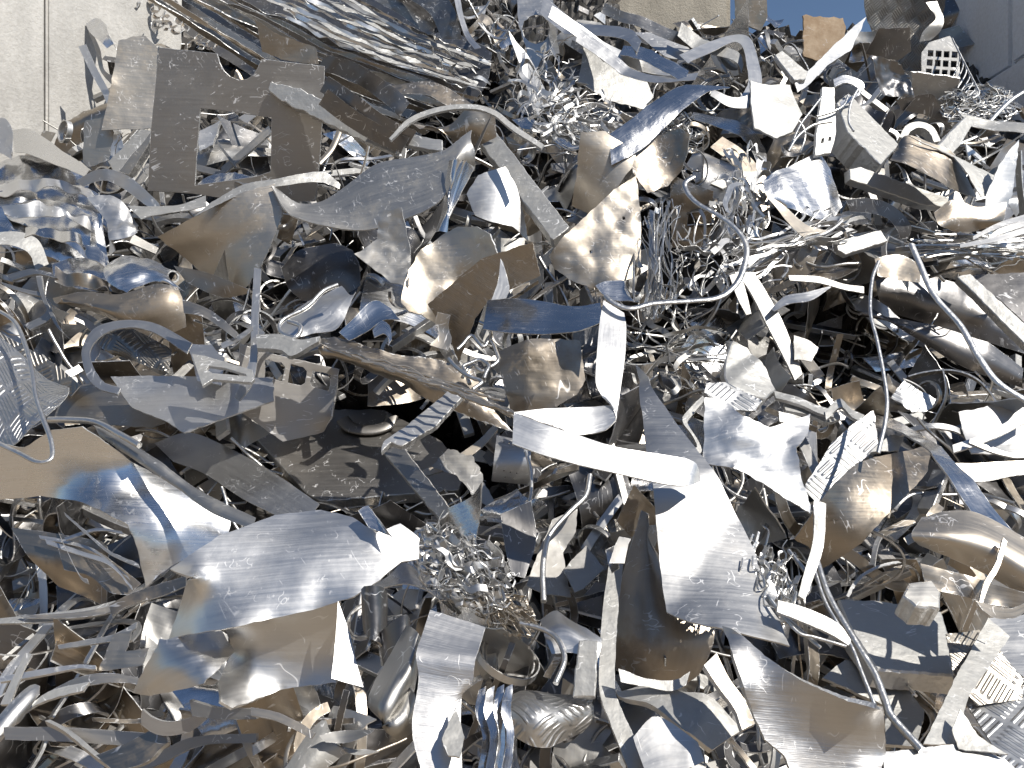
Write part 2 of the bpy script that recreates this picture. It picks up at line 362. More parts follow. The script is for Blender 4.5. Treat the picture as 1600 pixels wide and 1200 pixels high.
    _, t = place(fx, fy, fd, cxy, h, yaw, pitch); zput(fx, fy, t)
    n = normal(yaw, pitch-.5*math.degrees(math.atan((600-cxy[1])/F))); ax = unit(np.cross(n, [0, 0, 1.])); ay = np.cross(ax, n)
    if uvrot: a = R(uvrot); ax, ay = ax*math.cos(a)+ay*math.sin(a), ay*math.cos(a)-ax*math.sin(a)
    UV = np.stack([P3 @ ax, P3 @ ay], -1)
    # wind every triangle toward the camera
    e1, e2 = P3[T[:, 1]]-P3[T[:, 0]], P3[T[:, 2]]-P3[T[:, 0]]; nn = np.cross(e1, e2); fl = (nn*(CAM-P3[T[:, 0]])).sum(1) < 0; T[fl] = T[fl][:, ::-1]
    vn = np.zeros_like(P3); nn[fl] *= -1
    for c_ in range(3): np.add.at(vn, T[:, c_], nn)
    vn = unit(vn+1e-9*n)
    if amp > 0:
        P3 = crumple(P3, vn, amp, freq, sd); nn = np.cross(P3[T[:, 1]]-P3[T[:, 0]], P3[T[:, 2]]-P3[T[:, 0]]); vn = np.zeros_like(P3)
        for c_ in range(3): np.add.at(vn, T[:, c_], nn)
        vn = unit(vn+1e-9*n)
    back = P3-vn*th if not flat else P3-n*th
    md = MD(); ecount = {}
    for t_ in T:
        for a, b in ((t_[0], t_[1]), (t_[1], t_[2]), (t_[2], t_[0])): ecount[(a, b)] = 1
    be = [(a, b) for a, b in ecount if (b, a) not in ecount]
    outw = np.zeros_like(P3)
    for a, b in be:
        e = unit(np.cross(P3[b]-P3[a], n)); outw[a] += e; outw[b] += e
    outw = unit(outw); bset = sorted({i for e in be for i in e})
    if cham: back[bset] += outw[bset]*cham
    md.add(P3, UV, T, 0, True); md.add(back, UV+.37, T[:, ::-1], 0, True)
    rv, ruv, rf = [], [], []
    mid_ = P3+outw*cham-n*cham
    for a, b in be:
        k = len(rv)
        if cham:
            rv += [P3[a], P3[b], mid_[b], mid_[a], back[b], back[a]]; ruv += [UV[a], UV[b], UV[b], UV[a], UV[b]+[th, th], UV[a]+[th, th]]
            rf += [(k+1, k, k+3, k+2), (k+2, k+3, k+5, k+4)]
        else:
            rv += [P3[a], P3[b], back[b], back[a]]; ruv += [UV[a], UV[b], UV[b]+[th, th], UV[a]+[th, th]]; rf += [(k+1, k, k+3, k+2)]
    md.add(rv, ruv, rf, 1, False)
    o = link(name, md, [mat, edge], parent); finish(o, label, cat, key, fx, fy, parent, group); return o
def tube_md(md, P, r, sides=7, flat=1.0, closed=False, ref=(0, -.7, .7)):
    P = np.asarray(P); n = len(P); T = unit(np.gradient(P, axis=0)); a = np.asarray(ref, float); fr = []
    for i in range(n):
        a = a-T[i]*(a @ T[i]); a = a/max(1e-6, np.linalg.norm(a)); fr.append(a)
    A = np.array(fr); B = np.cross(T, A); ang = np.arange(sides)*2*math.pi/sides
    r = np.broadcast_to(np.asarray(r, float), (n,))
    V = P[:, None]+(A[:, None]*np.cos(ang)[None, :, None]*flat+B[:, None]*np.sin(ang)[None, :, None])*r[:, None, None]
    L = np.concatenate([[0], np.cumsum(np.linalg.norm(np.diff(P, axis=0), axis=1))])
    UV = np.stack(np.broadcast_arrays(L[:, None], (ang*r.mean())[None, :]), -1)
    f = [(i*sides+j, i*sides+(j+1) % sides, (i+1)*sides+(j+1) % sides, (i+1)*sides+j) for i in range(n-1) for j in range(sides)]
    md.add(V.reshape(-1, 3), UV.reshape(-1, 2), f, 0, sides > 5)
    md.add(V[0], UV[0], [tuple(range(sides))[::-1]], 0, False); md.add(V[-1], UV[-1], [tuple(range(sides))], 0, False)
def wire(name, label, cat, key, pts, r=.006, h=.02, yaw=0, pitch=45, mat='wire', flat=1.0, parent=None, group=None, push=True, sides=8, jit=0):
    seedc[0] += 1; Q = parse(pts); c = cr(Q, max(16, int(np.sum(np.linalg.norm(np.diff(Q[:, :2], axis=0), axis=1))/6))); cxy = (Q[:, 0].mean(), Q[:, 1].mean())
    if jit:
        for i in range(len(c)): c[i, 0] += noise1(c[i], .05, seedc[0])*jit; c[i, 1] += noise1(c[i], .05, seedc[0]+9)*jit
    f = cr(c, len(c)*3)
    if push: h = settle(f[:, 0], f[:, 1], f[:, 2], cxy, h, yaw, pitch, q=.9)
    P3, t = place(c[:, 0], c[:, 1], c[:, 2], cxy, h, yaw, pitch); _, tf = place(f[:, 0], f[:, 1], f[:, 2], cxy, h, yaw, pitch); zput(f[:, 0], f[:, 1], tf)
    md = MD(); tube_md(md, P3, r, sides, flat); o = link(name, md, [mat, 'edge'], parent); finish(o, label, cat, key, f[:, 0], f[:, 1], parent, group); return o

# ------------------------------------------------------------------ the yard and its concrete walls
import bmesh
def box_obj(name, x0, x1, y0, y1, z0, z1, mat, parent=None, bev=.025):
    bm = bmesh.new(); bmesh.ops.create_cube(bm, size=1)
    for v in bm.verts: v.co = Vector((v.co.x*(x1-x0), v.co.y*(y1-y0), v.co.z*(z1-z0)))
    bmesh.ops.bevel(bm, geom=bm.edges[:], offset=bev, segments=2, affect='EDGES')
    me = bpy.data.meshes.new(name); bm.to_mesh(me); bm.free(); me.materials.append(mat)
    o = bpy.data.objects.new(name, me); C.objects.link(o); c = Vector(((x0+x1)/2, (y0+y1)/2, (z0+z1)/2))
    if parent: o.parent = parent; o.location = c-parent.location
    else: o.location = c
    return o
gm = bpy.data.meshes.new('yard_ground_added_bank'); gv = [(x, y, z) for y, z in ((-900, 0), (-34, 0), (-24, 6.5), (-17.5, 6.2), (-12, 2.4), (-8, 0), (0, 0), (900, 0)) for x in (-900, -40, 40, 900)]; gv = [(x, y, 0 if abs(x) > 50 else z) for x, y, z in gv]  # raised rows: unseen bank added behind the camera for the metal to reflect
gm.from_pydata(gv, [], [(i*4+j, i*4+j+1, i*4+j+5, i*4+j+4) for i in range(7) for j in range(3)]); gm.materials.append(DIRT)
go = bpy.data.objects.new('yard_ground_added_bank', gm); C.objects.link(go); go['kind'] = 'structure'; go['label'] = 'brown dirt yard ground under the scrap heap, with an added bank behind the camera'
def empty(name, loc, label, cat, group=None):
    o = bpy.data.objects.new(name, None); C.objects.link(o); o.location = loc; return tag(o, label, cat, group)
lw = empty('concrete_wall', (-3.05, 5.1, 0), 'sunlit pale concrete wall with a vertical seam left of the notched plate', 'wall')
lw.rotation_euler = (0, 0, R(-31))
for y0, y1 in ((-2.2, -.03), (-.018, 1.0)):
    for z0, z1 in ((0, 2.2), (2.208, 6.6)): box_obj('block', -.4, 0, y0, y1, z0, z1, CONC, None, .015).parent = lw
rw = empty('concrete_wall', (3.9, 5, 0), 'shaded blue-grey concrete block wall at the top right behind the grille', 'wall')
for y0, y1, z0, z1, dx in ((5.0, 6.2, 0, 1.9, -.04), (6.21, 8.2, 0, 1.9, 0), (5.0, 8.2, 1.91, 3.80, -.07), (4.95, 5.40, 3.815, 4.45, -.02), (5.425, 8.2, 3.815, 4.9, 0)):
    box_obj('block', 3.5+dx, 4.3, y0, y1, z0, z1, CONC3, rw, .03)
bw = empty('concrete_wall', (-.4, 6.9, 0), 'weathered cream concrete block wall behind the top of the heap', 'wall')
for x0, x1, z0, z1 in ((-3.6, -.9, 0, 6.4), (-.88, .96, 0, 6.4), (.98, 2.16, 0, 6.5)): box_obj('block', x0, x1, 7.6 if x0 > -1 else 9.0, 8.2 if x0 > -1 else 9.6, z0, z1, CONC2, bw, .05)

# ------------------------------------------------------------------ pieces that can be followed in the photograph, from the back of the heap forward
sheet('brown_plate', 'brown-streaked plate standing behind the top edge right of the back wall', 'scrap plate', 'the top brown post',
      '1148,-20 1165,-20 1196,-20 1200,25 1190,48 1168,40 1150,30', h=-.1, pitch=5, mat='brown', th=.02)
sheet('tan_plate', 'crumpled tan plate leaning on the left wall beside the bale ends', 'scrap plate', 'the tan plate by the left wall',
      '200,0 216,38 232,56 190,68 176,48 172,28', h=-.05, pitch=20, yaw=10, mat='rust', amp=.01)
wire('rod', 'thin brown rod slanting out in front of the left wall', 'rod', None, '112,-6 150,22 168,36', r=.012, h=.05, mat='brown')
# the bale of pressed sheet
bale = empty('pressed_bale', (-1.0, 5.2, 3.7), 'big bale of pressed thin sheets with bright blue-white layered edges, top left of the heap', 'scrap bale')
BCH = []
def lerp(a, b, t): return a+(b-a)*t
def polyl(s, n): return cr(parse(s), n*3)
topE, botE = polyl('420,-60 520,-22 640,40 700,66 778,98', 14), polyl('380,0 450,30 540,75 650,110 762,146', 14)
lowE = polyl('190,-22 300,48 400,112 520,178 640,226', 14)
def layer(A, B, i, k, mat, wob, fr, pit, dshift, amp):
    r1, r2 = [], []
    for q in range(len(A)):
        e1, e2 = wob*noise.noise(Vector((q*fr, i*5.1, 0)))+wob*.4*noise.noise(Vector((q*fr*3, i*5.1, 4))), wob*noise.noise(Vector((q*fr, (i+1)*5.1, 0)))
        a, b = lerp(A[q], B[q], (i+.04)/k), lerp(A[q], B[q], (i+.86)/k)
        r1.append('%.1f,%.1f,%.3f' % (a[0], a[1]+e1, dshift)); r2.append('%.1f,%.1f,%.3f' % (b[0], b[1]+e2, dshift-.01))
    s = rng.randint(0, 7); e = len(A)-rng.randint(0, 5)
    BCH.append(patch('layer', '', None, None, [' '.join(r1[s:e]), ' '.join(r2[s:e])], h=.08, yaw=16 if pit > 24 else 0, pitch=pit, mat=mat, th=.006, amp=amp, freq=9, parent=bale, push=False, rough=.004, step=.011, ds=1))
patch('backing', '', None, None, ['420,-60 520,-22 640,40 700,66 770,98', '380,0 450,30 540,75 650,110 756,140', '190,-22 300,48 400,112 520,178 640,226'], h=-.16, pitch=40, mat='dark', amp=.01, parent=bale, push=False)  # dark sheet added so the gaps between layers look shaded
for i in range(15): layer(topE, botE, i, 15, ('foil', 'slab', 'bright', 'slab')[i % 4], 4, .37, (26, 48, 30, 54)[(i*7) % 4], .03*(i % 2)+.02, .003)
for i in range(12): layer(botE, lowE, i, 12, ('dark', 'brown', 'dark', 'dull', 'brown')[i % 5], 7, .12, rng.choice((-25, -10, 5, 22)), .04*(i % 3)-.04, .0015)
for i in range(30):
    x, y = rng.uniform(206, 330), 0; y = rng.uniform(max(-8, (x-215)*.45-20), 22+(x-206)*.55)
    s = rng.uniform(7, 13); a = rng.uniform(0, 6.28); p = ' '.join('%.1f,%.1f' % (x+s*(1-.08*k)*math.cos(a+k*.75), y+s*.8*(1-.08*k)*math.sin(a+k*.75)) for k in range(7))
    q = ' '.join('%.1f,%.1f,-.07' % (x+4+s*(1-.08*k)*math.cos(a+k*.75), y-3+s*.8*(1-.08*k)*math.sin(a+k*.75)) for k in range(7))
    patch('folded_end', '', None, None, [p, q], h=.10, pitch=30, mat=rng.choice(('brown', 'tan', 'dull')), th=.005, amp=.003, parent=bale, push=False)
LAND.append(('the pressed bale', 520, 75, 260, 110))
for k, (a, b) in enumerate((('500,-20 560,-6 620,18 668,48', '520,-40 590,-25 660,0 700,40'), ('590,-20 640,-2 672,22 690,62', '640,-30 690,-12 712,20 722,62'))):
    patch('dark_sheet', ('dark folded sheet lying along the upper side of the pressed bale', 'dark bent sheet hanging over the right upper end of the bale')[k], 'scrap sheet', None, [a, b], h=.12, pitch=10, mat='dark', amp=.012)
patch('metal_strip', 'bright narrow strip hanging straight down over the right end of the bale', 'metal strip', None, ['708,-8 716,25 728,58 742,80', '718,-8 724,22 736,55 752,78'], h=.2, mat='bright')
# top middle
sheet('holed_plate', 'grey scrap plate with one large round hole left of the back wall', 'scrap plate', 'the round-hole plate',
      '806,-15 862,-15 868,40 874,84 846,92 832,118 822,75 811,40', h=.05, pitch=25, yaw=-10, mat='satin', holes=[' '.join('%.1f,%.1f' % (838+22*math.cos(a*.5236), 47+24*math.sin(a*.5236)) for a in range(12))])
sheet('pale_plate', 'flat pale blue-grey plate lying under the long strips', 'scrap plate', 'the pale blue-grey plate',
      '912,74 962,112 1010,128 1022,150 1006,168 952,158 903,128', h=-.05, pitch=38, yaw=5, mat='slab')
sheet('pale_plate', 'small sky-blue reflecting plate just under the back concrete wall', 'scrap plate', 'the sky-blue plate',
      '990,52 1052,54 1078,76 1070,92 1040,86', h=.0, pitch=50, mat='satin')
for k, (a, lb, mt) in enumerate((('850,2,0 900,24 950,40 985,58 1000,80', 'bright long strip running down right from the round-hole plate', 'bright'),
    ('862,20 912,44 960,70 1010,92 1064,110', 'long satin strip under the bright one beside the round-hole plate', 'satin'),
    ('905,52 950,74 985,96 1030,118 1090,120', 'long bent strip crossing over the pale blue-grey plate', 'bright'),
    ('975,66 1010,76 1040,94 1076,112', 'folded bright strip ending at the dark arched strip', 'mirror'),
    ('945,5 975,18 1000,24 1040,42 1078,56 1130,72', 'dark curved strip along the foot of the back wall', 'dark'),
    ('1065,36 1100,56 1150,84 1160,110', 'white flat bar pointing down under the back wall right end', 'slab'))):
    A = parse(a); p = ' '.join('%.1f,%.1f' % (x, y) for x, y, _ in A); q = ' '.join('%.1f,%.1f,%.3f' % (x-6, y+16, .03*math.sin(i*1.7+k)) for i, (x, y, _) in enumerate(A))
    patch('metal_strip', lb, 'metal strip', None, [p, q], h=.05, pitch=(60, 35, 50, 58, 10, 45)[k], mat=mt, amp=.006)
patch('metal_strip', 'flat strip arching over a blue shaded bend below the back wall', 'metal strip', 'the arched top strip',
      ['1060,92 1100,68 1148,47 1172,52 1184,90 1190,130 1180,160', '1074,106 1110,84 1146,62 1160,68 1166,100 1168,135 1150,160'], h=.1, pitch=60, mat='bright', amp=.002)
patch('metal_strip', 'bright strip curling left under the arched strip below the back wall', 'metal strip', None, ['1110,150 1140,166 1175,166 1186,150', '1112,140 1142,152 1165,150 1178,140'], h=.2, pitch=40, mat='satin', amp=.002)
sheet('white_plate', 'bright white rounded plate in full sun left of the white plank', 'scrap plate', 'the white rounded plate',
      '1172,128 1200,132 1236,130 1252,180 1238,206 1214,216 1180,198', h=.05, pitch=42, yaw=18, mat='slab', th=.01, cham=.002)
patch('metal_sheet', 'long bright sheet edge sweeping left to right under the feather-shaped piece', 'scrap sheet', None,
      ['1085,165 1130,180 1170,205 1195,235 1200,262', '1080,180 1118,200 1160,222 1182,248 1190,270'], h=.05, pitch=55, mat='mirror', amp=.008)
patch('metal_strip', 'brown-grey wide strip hanging down beside the tangled right side', 'metal strip', None, ['1130,210 1165,235 1195,275 1215,320', '1110,230 1140,255 1170,290 1190,335'], h=.02, pitch=30, mat='brown', amp=.004)
# top right
sheet('rusty_board', 'rusty brown square board at the skyline below the blue sky', 'board', 'the rusty board', '1256,24 1318,28 1322,62 1284,94 1256,88 1254,60', h=.0, pitch=15, yaw=12, mat='rust', edge='rust', th=.012, rag=2)
sheet('tread_plate', 'dirty tread plate standing upright at the top right below the sky', 'tread plate', 'the top tread plate', '1346,-25 1480,-25 1474,25 1462,112 1378,112 1352,20', h=-.1, pitch=-8, yaw=8, mat='treaddk', amp=.01)
patch('metal_sheet', 'crumpled bright sheet corner hanging between the upright tread plate and the right wall', 'scrap sheet', None, ['1450,0 1460,30 1440,52 1436,66', '1470,-5 1474,30 1468,50 1455,62'], h=.05, pitch=20, mat='dull', amp=.015)
sheet('dark_sheet', 'dark sheet with a bright folded rim below the upright tread plate', 'scrap sheet', 'the dark rimmed sheet', '1372,44 1422,44 1424,80 1400,94 1352,84', h=0, pitch=-20, mat='dark', amp=.008)
GH = []
for a in range(4):
    for b in range(3):
        x, y = 1450+a*12.5-b*1.5, 78+b*14.5+a*.8; GH.append('%.1f,%.1f %.1f,%.1f %.1f,%.1f %.1f,%.1f' % (x, y, x+9, y+.6, x+8.4, y+10.5, x-.6, y+10))
sheet('metal_grille', 'bent metal grille with square openings against the right wall', 'grille', 'the square grille', '1440,82 1452,66 1484,56 1498,74 1500,122 1440,118', h=.05, pitch=20, yaw=-10, holes=GH, mat='dull', th=.012, amp=0, rag=.3)
for k in range(7):
    x = 1492+k*6
    wire('mesh_wire', 'bent wire of torn mesh hanging right of the square grille', 'wire', None, '%d,%d %d,%d %d,%d' % (x-4, 60+k*12, x+8-k, 92+k*9, x-8, 130+k*4), r=.005, h=.02, group='torn mesh wires')
sheet('metal_box', 'shaded grey square box end below the square grille', 'box', 'the grey box', '1424,112 1500,122 1486,174 1430,166', h=.05, pitch=-12, yaw=-10, mat='dull', th=.12, amp=0, cham=.004)
sheet('dark_sheet', 'dark triangular sheet with a bright upper rim below the grey box', 'scrap sheet', 'the dark triangle', '1402,156 1454,146 1490,196 1440,178 1410,172', h=.06, pitch=-15, mat='dark', amp=.006)
patch('dark_sheet', 'dark crumpled sheets folded together left of the grey box', 'scrap sheet', 'the dark crumple', ['1355,90 1378,95 1402,100 1422,120', '1368,118 1392,126 1412,132 1424,140', '1380,148 1400,150 1420,150 1428,150'], h=.05, pitch=15, mat='dark', amp=.03, freq=12)
sheet('metal_angle', 'long straight angle bar pointing up to the skyline left of the upright tread plate', 'metal bar', 'the skyline bar', '1240,132 1338,38 1352,28 1330,78 1296,100 1262,134 1244,146', h=.15, pitch=20, yaw=25, mat='satin', amp=.002)
sheet('white_plank', 'pale flat plank half hidden left of the skyline bar', 'plank', None, '1212,86 1222,80 1262,112 1258,122 1240,124', h=.02, pitch=48, yaw=5, mat='slab', th=.03, amp=0, cham=.003)
wire('curved_rod', 'long thin rod curving up to the right picture edge', 'rod', 'the right curved rod', '1612,136 1580,156 1550,186 1530,210 1505,222 1478,234', r=.011, h=.25, mat='wire', flat=.5)
patch('metal_sheet', 'bright wide sheet edge at the right edge under the curved rod', 'scrap sheet', None, ['1500,176 1540,182 1580,190 1620,204', '1520,196 1550,200 1590,210 1620,222'], h=.1, pitch=55, mat='slab', amp=.004)
sheet('bright_plank', 'white box-section plank leaning up left of the right curved rod', 'plank', None, '1462,232 1510,182 1522,190 1500,226 1484,244', h=.14, pitch=30, yaw=25, mat='slab', th=.04, amp=0, cham=.003)
patch('pipe_ring', 'arched pale rim of a cut pipe beside the white plank', 'pipe', 'the pipe rim', ['1405,214 1416,196 1436,190 1458,198 1470,220', '1416,216 1424,204 1438,199 1452,206 1460,222'], h=.1, pitch=40, mat='slab', th=.05, amp=0)
sheet('white_plank', 'broad white plank with a shaded side falling right past the wire loop', 'plank', 'the white plank', '1308,160 1326,146 1404,226 1376,256 1326,206', h=.14, pitch=46, yaw=20, mat='slab', th=.14, amp=0, cham=.004)
patch('metal_trough', 'dark hollow trough of bent sheet with a bright sunlit flank', 'scrap sheet', 'the dark trough', ['1396,236,.0 1416,212 1452,226 1486,244 1530,304', '1392,246,.1 1420,256,.14 1450,276,.14 1490,296,.1 1528,306,.02'], ds=1, h=.15, pitch=15, mat='brown', amp=.004)
sheet('bright_sheet', 'white sunlit flank sheet right of the dark trough', 'scrap sheet', None, '1417,213 1484,240 1562,276 1552,302 1534,306 1508,268 1490,246', h=.2, pitch=44, yaw=20, mat='slab', amp=.003)
sheet('pointed_sheet', 'upright pointed blade of sheet at the right edge beside the white flank', 'scrap sheet', 'the pointed blade', '1594,218 1586,262 1580,304 1570,334 1538,332 1542,304 1562,258 1578,234', h=.25, pitch=12, yaw=15, mat='satin', bend=(0, .05))
sheet('flat_bar', 'long pale flat bar running right below the white plank', 'metal bar', 'the long pale bar', '1328,264 1346,262 1482,310 1480,324 1438,318 1330,280', h=.16, pitch=18, yaw=5, mat='slab', th=.05, amp=0, cham=.003)
patch('metal_sheet', 'bent brown sheet with curled rim below the pointed blade', 'scrap sheet', 'the brown curled sheet', ['1460,330 1490,310 1530,325 1570,318', '1468,350,.06 1500,336,.08 1540,345,.06 1566,340', '1490,362 1520,362 1550,352 1566,346'], h=.15, pitch=20, mat='brown')
patch('metal_sheet', 'dark leaf-shaped sheet curling under the long pale bar', 'scrap sheet', 'the dark leaf sheet', ['1322,312 1360,310 1396,322 1424,352 1420,372', '1330,330 1365,334 1390,344 1405,366 1404,374'], h=.12, pitch=5, mat='dark', bend=None) if False else patch('metal_sheet', 'dark leaf-shaped sheet curling under the long pale bar', 'scrap sheet', 'the dark leaf sheet', ['1322,312 1360,310 1396,322 1424,352 1420,372', '1330,330 1365,334 1390,344 1405,366 1404,374'], h=.12, pitch=5, mat='dark')
for k, (y, ln) in enumerate(((352, 100), (362, 80), (372, 120))):
    patch('metal_strip', ('upper', 'middle', 'lower')[k]+' of three bright strips fanning to the right edge below the blade', 'metal strip', None, ['%d,%d 1560,%d 1620,%d' % (1620-ln, y+18-k*4, y-4, y-24), '%d,%d 1560,%d 1620,%d' % (1620-ln, y+24-k*4, y+5, y-14)], h=.14+.03*k, pitch=50, mat='satin', amp=.002)
sheet('flat_bar', 'short pale flat bar end pointing left below the dark leaf sheet', 'metal bar', 'the short pale bar', '1308,378 1376,360 1386,376 1322,396 1310,390', h=.12, pitch=30, mat='slab', th=.03, amp=0, cham=.003)
patch('metal_sheet', 'wide wavy silver-blue sheet draped over the right tangle', 'scrap sheet', 'the wavy silver sheet', ['1192,282 1230,262 1262,246 1280,236 1300,262', '1196,306,.03 1236,300,.06 1270,276,.02 1292,284,.06 1312,290', '1218,318 1250,335 1280,344 1306,336 1320,318'], h=.18, pitch=34, yaw=10, mat='foil', amp=.012, freq=5)
patch('metal_strip', 'pale shiny strip curving under the wavy silver sheet', 'metal strip', None, ['1195,300 1225,325 1262,352 1300,360', '1200,312 1228,345 1265,372 1292,366'], h=.2, pitch=25, mat='tan', amp=.004)
sheet('slotted_bar', 'pale upright bar with small slots left of the white plank', 'metal bar', 'the slotted bar', '1286,136 1304,136 1306,210 1298,238 1274,242 1276,210', h=.16, pitch=30, yaw=10, mat='slab', th=.02, amp=0, cham=.002, holes=['1283,216 1288,215 1288,223 1283,224', '1294,214 1299,213 1299,220 1294,221'])
patch('metal_strip', 'curled bright strip looping beside the white plank top', 'metal strip', 'the wire loop', ['1302,124 1320,118 1346,128 1350,138 1332,150 1312,160', '1304,136 1320,130 1342,138 1344,146 1330,158 1314,170'], h=.2, pitch=35, mat='mirror', amp=.002)
for k, p in enumerate(('1285,150 1268,172 1250,196 1236,228', '1300,190 1270,196 1246,214 1232,236', '1325,150 1318,165 1300,175 1276,182', '1345,132 1330,160 1326,190 1334,205')):
    wire('thin_wire', ('thin bright wire dropping left of the slotted bar', 'thin wire crossing in front of the slotted bar', 'braided short wire beside the looping curled strip', 'fine wire tied around the white plank')[k], 'wire', None, p, r=.006, h=.25)
# centre top
patch('metal_strip', 'shiny sash-like strip sagging from left to right above the tan holed sheets', 'metal strip', 'the sagging sash', ['800,184 828,182 850,200 880,212 940,208 1000,192', '815,200 845,208 866,226 895,238 920,226 960,214'], h=.08, pitch=52, mat='mirror', amp=.003)
sheet('tan_sheet', 'tan scratched sheet folded over like a sleeve, upper of the two holed tan pieces', 'scrap sheet', 'the tan sleeve', '908,208 946,205 992,236 986,264 950,310 916,333 892,322 903,262', h=.16, pitch=5, yaw=-15, mat='tan', bend=(20, .08), th=.006)
sheet('brown_sheet', 'brown curved sheet standing between the tan sleeve and the right tangle', 'scrap sheet', 'the brown curved sheet', '986,230 1025,212 1060,200 1080,210 1076,240 1064,268 1040,292 1005,304 992,270', h=.1, pitch=6, yaw=10, mat='brown', amp=.008, bend=(10, -.06))
patch('feather_sheet', 'long feather-shaped silver piece pointing up right above the tan sleeve', 'scrap sheet', 'the feather-shaped piece', ['948,208 1000,182 1050,150 1100,134 1144,126', '956,226,.03 1004,202,.03 1050,172,.03 1098,146,.02 1143,127', '960,240 1004,222 1044,194 1092,158 1142,129'], h=.24, pitch=50, mat='foil', amp=.008, freq=8)
sheet('holed_sheet', 'tan and blue crinkled sheet with two small bolt holes, lower of the two tan pieces', 'scrap sheet', 'the bolt-hole sheet', '997,270,.02 1001,340 999,430,-.03 962,446,.04 930,450 900,442 866,420,-.02 857,400 880,370,.05 920,330,.04 962,292,.04', h=.22, pitch=22, yaw=-5, mat='tan', amp=.016, freq=5, th=.006, holes=['972,338 976,338 977,343 973,344', '920,392 925,391 926,397 921,398'])
patch('metal_sheet', 'bright crinkled tail of sheet at the foot of the bolt-hole sheet', 'scrap sheet', None, ['930,446 952,438 974,438 976,452', '940,458 955,468 978,470 992,474'], h=.3, pitch=45, mat='foil', amp=.01, freq=14)
sheet('square_beam', 'square aluminium beam slanting down right toward the bolt-hole sheet', 'metal bar', 'the slanting beam', '748,218 772,203 888,354 864,374', h=.2, pitch=42, yaw=-12, mat='slab', th=.06, amp=0, cham=.003)
# left wall pieces
patch('metal_strip', 'narrow leaning strip casting a shadow on the left wall', 'metal strip', 'the leaning wall strip', ['122,72 140,110 160,146 166,162', '134,69 150,104 168,138 172,150'], h=.02, pitch=20, mat='satin', amp=.001, th=.006)
patch('metal_sheet', 'thin tan curled strip standing right of the leaning wall strip', 'scrap sheet', None, ['140,52 150,78 156,110 172,130', '148,56 158,80 162,108 180,120'], h=-.02, pitch=20, mat='tan')
patch('metal_sheet', 'small crumple of bright and blue foil on top of the left wall pieces', 'scrap sheet', None, ['132,34 150,26 166,38', '140,50 156,46 170,52', '166,74 178,70 186,84'], h=0, pitch=40, mat='foil', amp=.02, freq=14)
sheet('square_plate', 'small dull plate with rounded corners at the foot of the left wall', 'scrap plate', 'the small rounded plate', '130,194 134,188 164,183 178,206 170,250 140,262 130,254', h=.0, pitch=8, yaw=10, mat='tan', amp=.001)
sheet('metal_plate', 'pale bent plate with a crease overlapping the left side of the notched plate', 'scrap plate', 'the pale creased plate', '187,66 210,58 228,57 246,76 238,200 160,204 174,130,.02 181,100', h=.12, pitch=12, yaw=10, mat='tan', th=.008, amp=.002)
for k, (a, lb) in enumerate((('222,202 238,204 200,264 178,268 170,252', 'pale square beam end under the pale creased plate'), ('236,206 234,222 202,272 186,268', 'dark square beam beside the pale one under the notched plate'))):
    sheet('square_beam', lb, 'metal bar', None, a, h=.1, pitch=(40, 5)[k], mat=('slab', 'dull')[k], th=.06, amp=0, cham=.003)
sheet('metal_plate', 'grey shaded plate piece behind the upper right of the notched plate', 'scrap plate', None, '400,30 430,52 492,72 498,100 440,94 410,80', h=.12, pitch=0, mat='brown', amp=.003)
sheet('blue_plate', 'dull blue chunk of plate low inside the notched plate window', 'scrap plate', None, '310,205 344,188 332,226 312,238', h=.05, pitch=40, mat='satin', th=.02)
for k, (a, lb) in enumerate((('305,256 330,262 360,270', 'pale bar at the bottom of the notched plate window'), ('345,262 372,238 400,214 420,196', 'thin bar rising right inside the notched plate window'), ('336,214 352,236 366,252', 'short strip crossing inside the notched plate window'))):
    A = parse(a); patch('metal_bar', lb, 'metal bar', None, [a, ' '.join('%.0f,%.0f' % (x+4, y+11) for x, y, _ in A)], h=.08, pitch=30, mat='dull', th=.015, amp=0)
patch('metal_sheet', 'crumpled blue-white foil resting in the lower window of the notched plate', 'scrap sheet', None, ['308,284 340,272 380,274 402,276', '312,292 345,286 380,290 398,296'], h=.12, pitch=50, mat='foil', amp=.015, freq=14)
wire('curved_rod', 'round bent band right of the notched plate', 'metal strip', None, '508,140 530,158 538,178 520,230 498,256', r=.018, h=.1, flat=.4, mat='tan')
sheet('notched_plate', 'large flat grey-brown plate with a rounded notch on top and a square window', 'scrap plate', 'the notched plate',
      '247,73 339,84 343,98 350,111 360,120 374,126 386,124 397,117 404,105 409,93 507,104 504,180 498,262 492,314 380,314 300,302 232,298 236,200',
      h=.22, pitch=-2, yaw=6, mat='grey', th=.012, amp=.0015, rag=.3, cham=.0015, holes=['313,169 330,170 400,180 425,183 423,268 400,276 345,284 305,290 308,230'])
sheet('flat_bar', 'thick torn-edged bar lying across the right leg of the notched plate', 'metal bar', 'the torn bar', '418,138 424,128 446,134 470,140 510,160 545,178 575,196 622,218 618,240 575,222 520,196 480,176 440,156', h=.3, pitch=12, yaw=-6, mat='slab', th=.05, amp=0, cham=.003, rag=2)
sheet('flat_bar', 'grey flat bar lying right of the torn bar end', 'metal bar', None, '578,206 610,203 690,220 690,236 606,221', h=.12, pitch=20, mat='dull', th=.03, amp=0, cham=.003)
patch('metal_sheet', 'brown and silver bent sheet below the bright edge of the bale', 'scrap sheet', 'the sheet under the bale', ['604,136 640,128 672,125 704,138 738,162', '612,150 645,148 670,150 702,168 735,166'], h=.22, pitch=30, mat='brown', amp=.008)
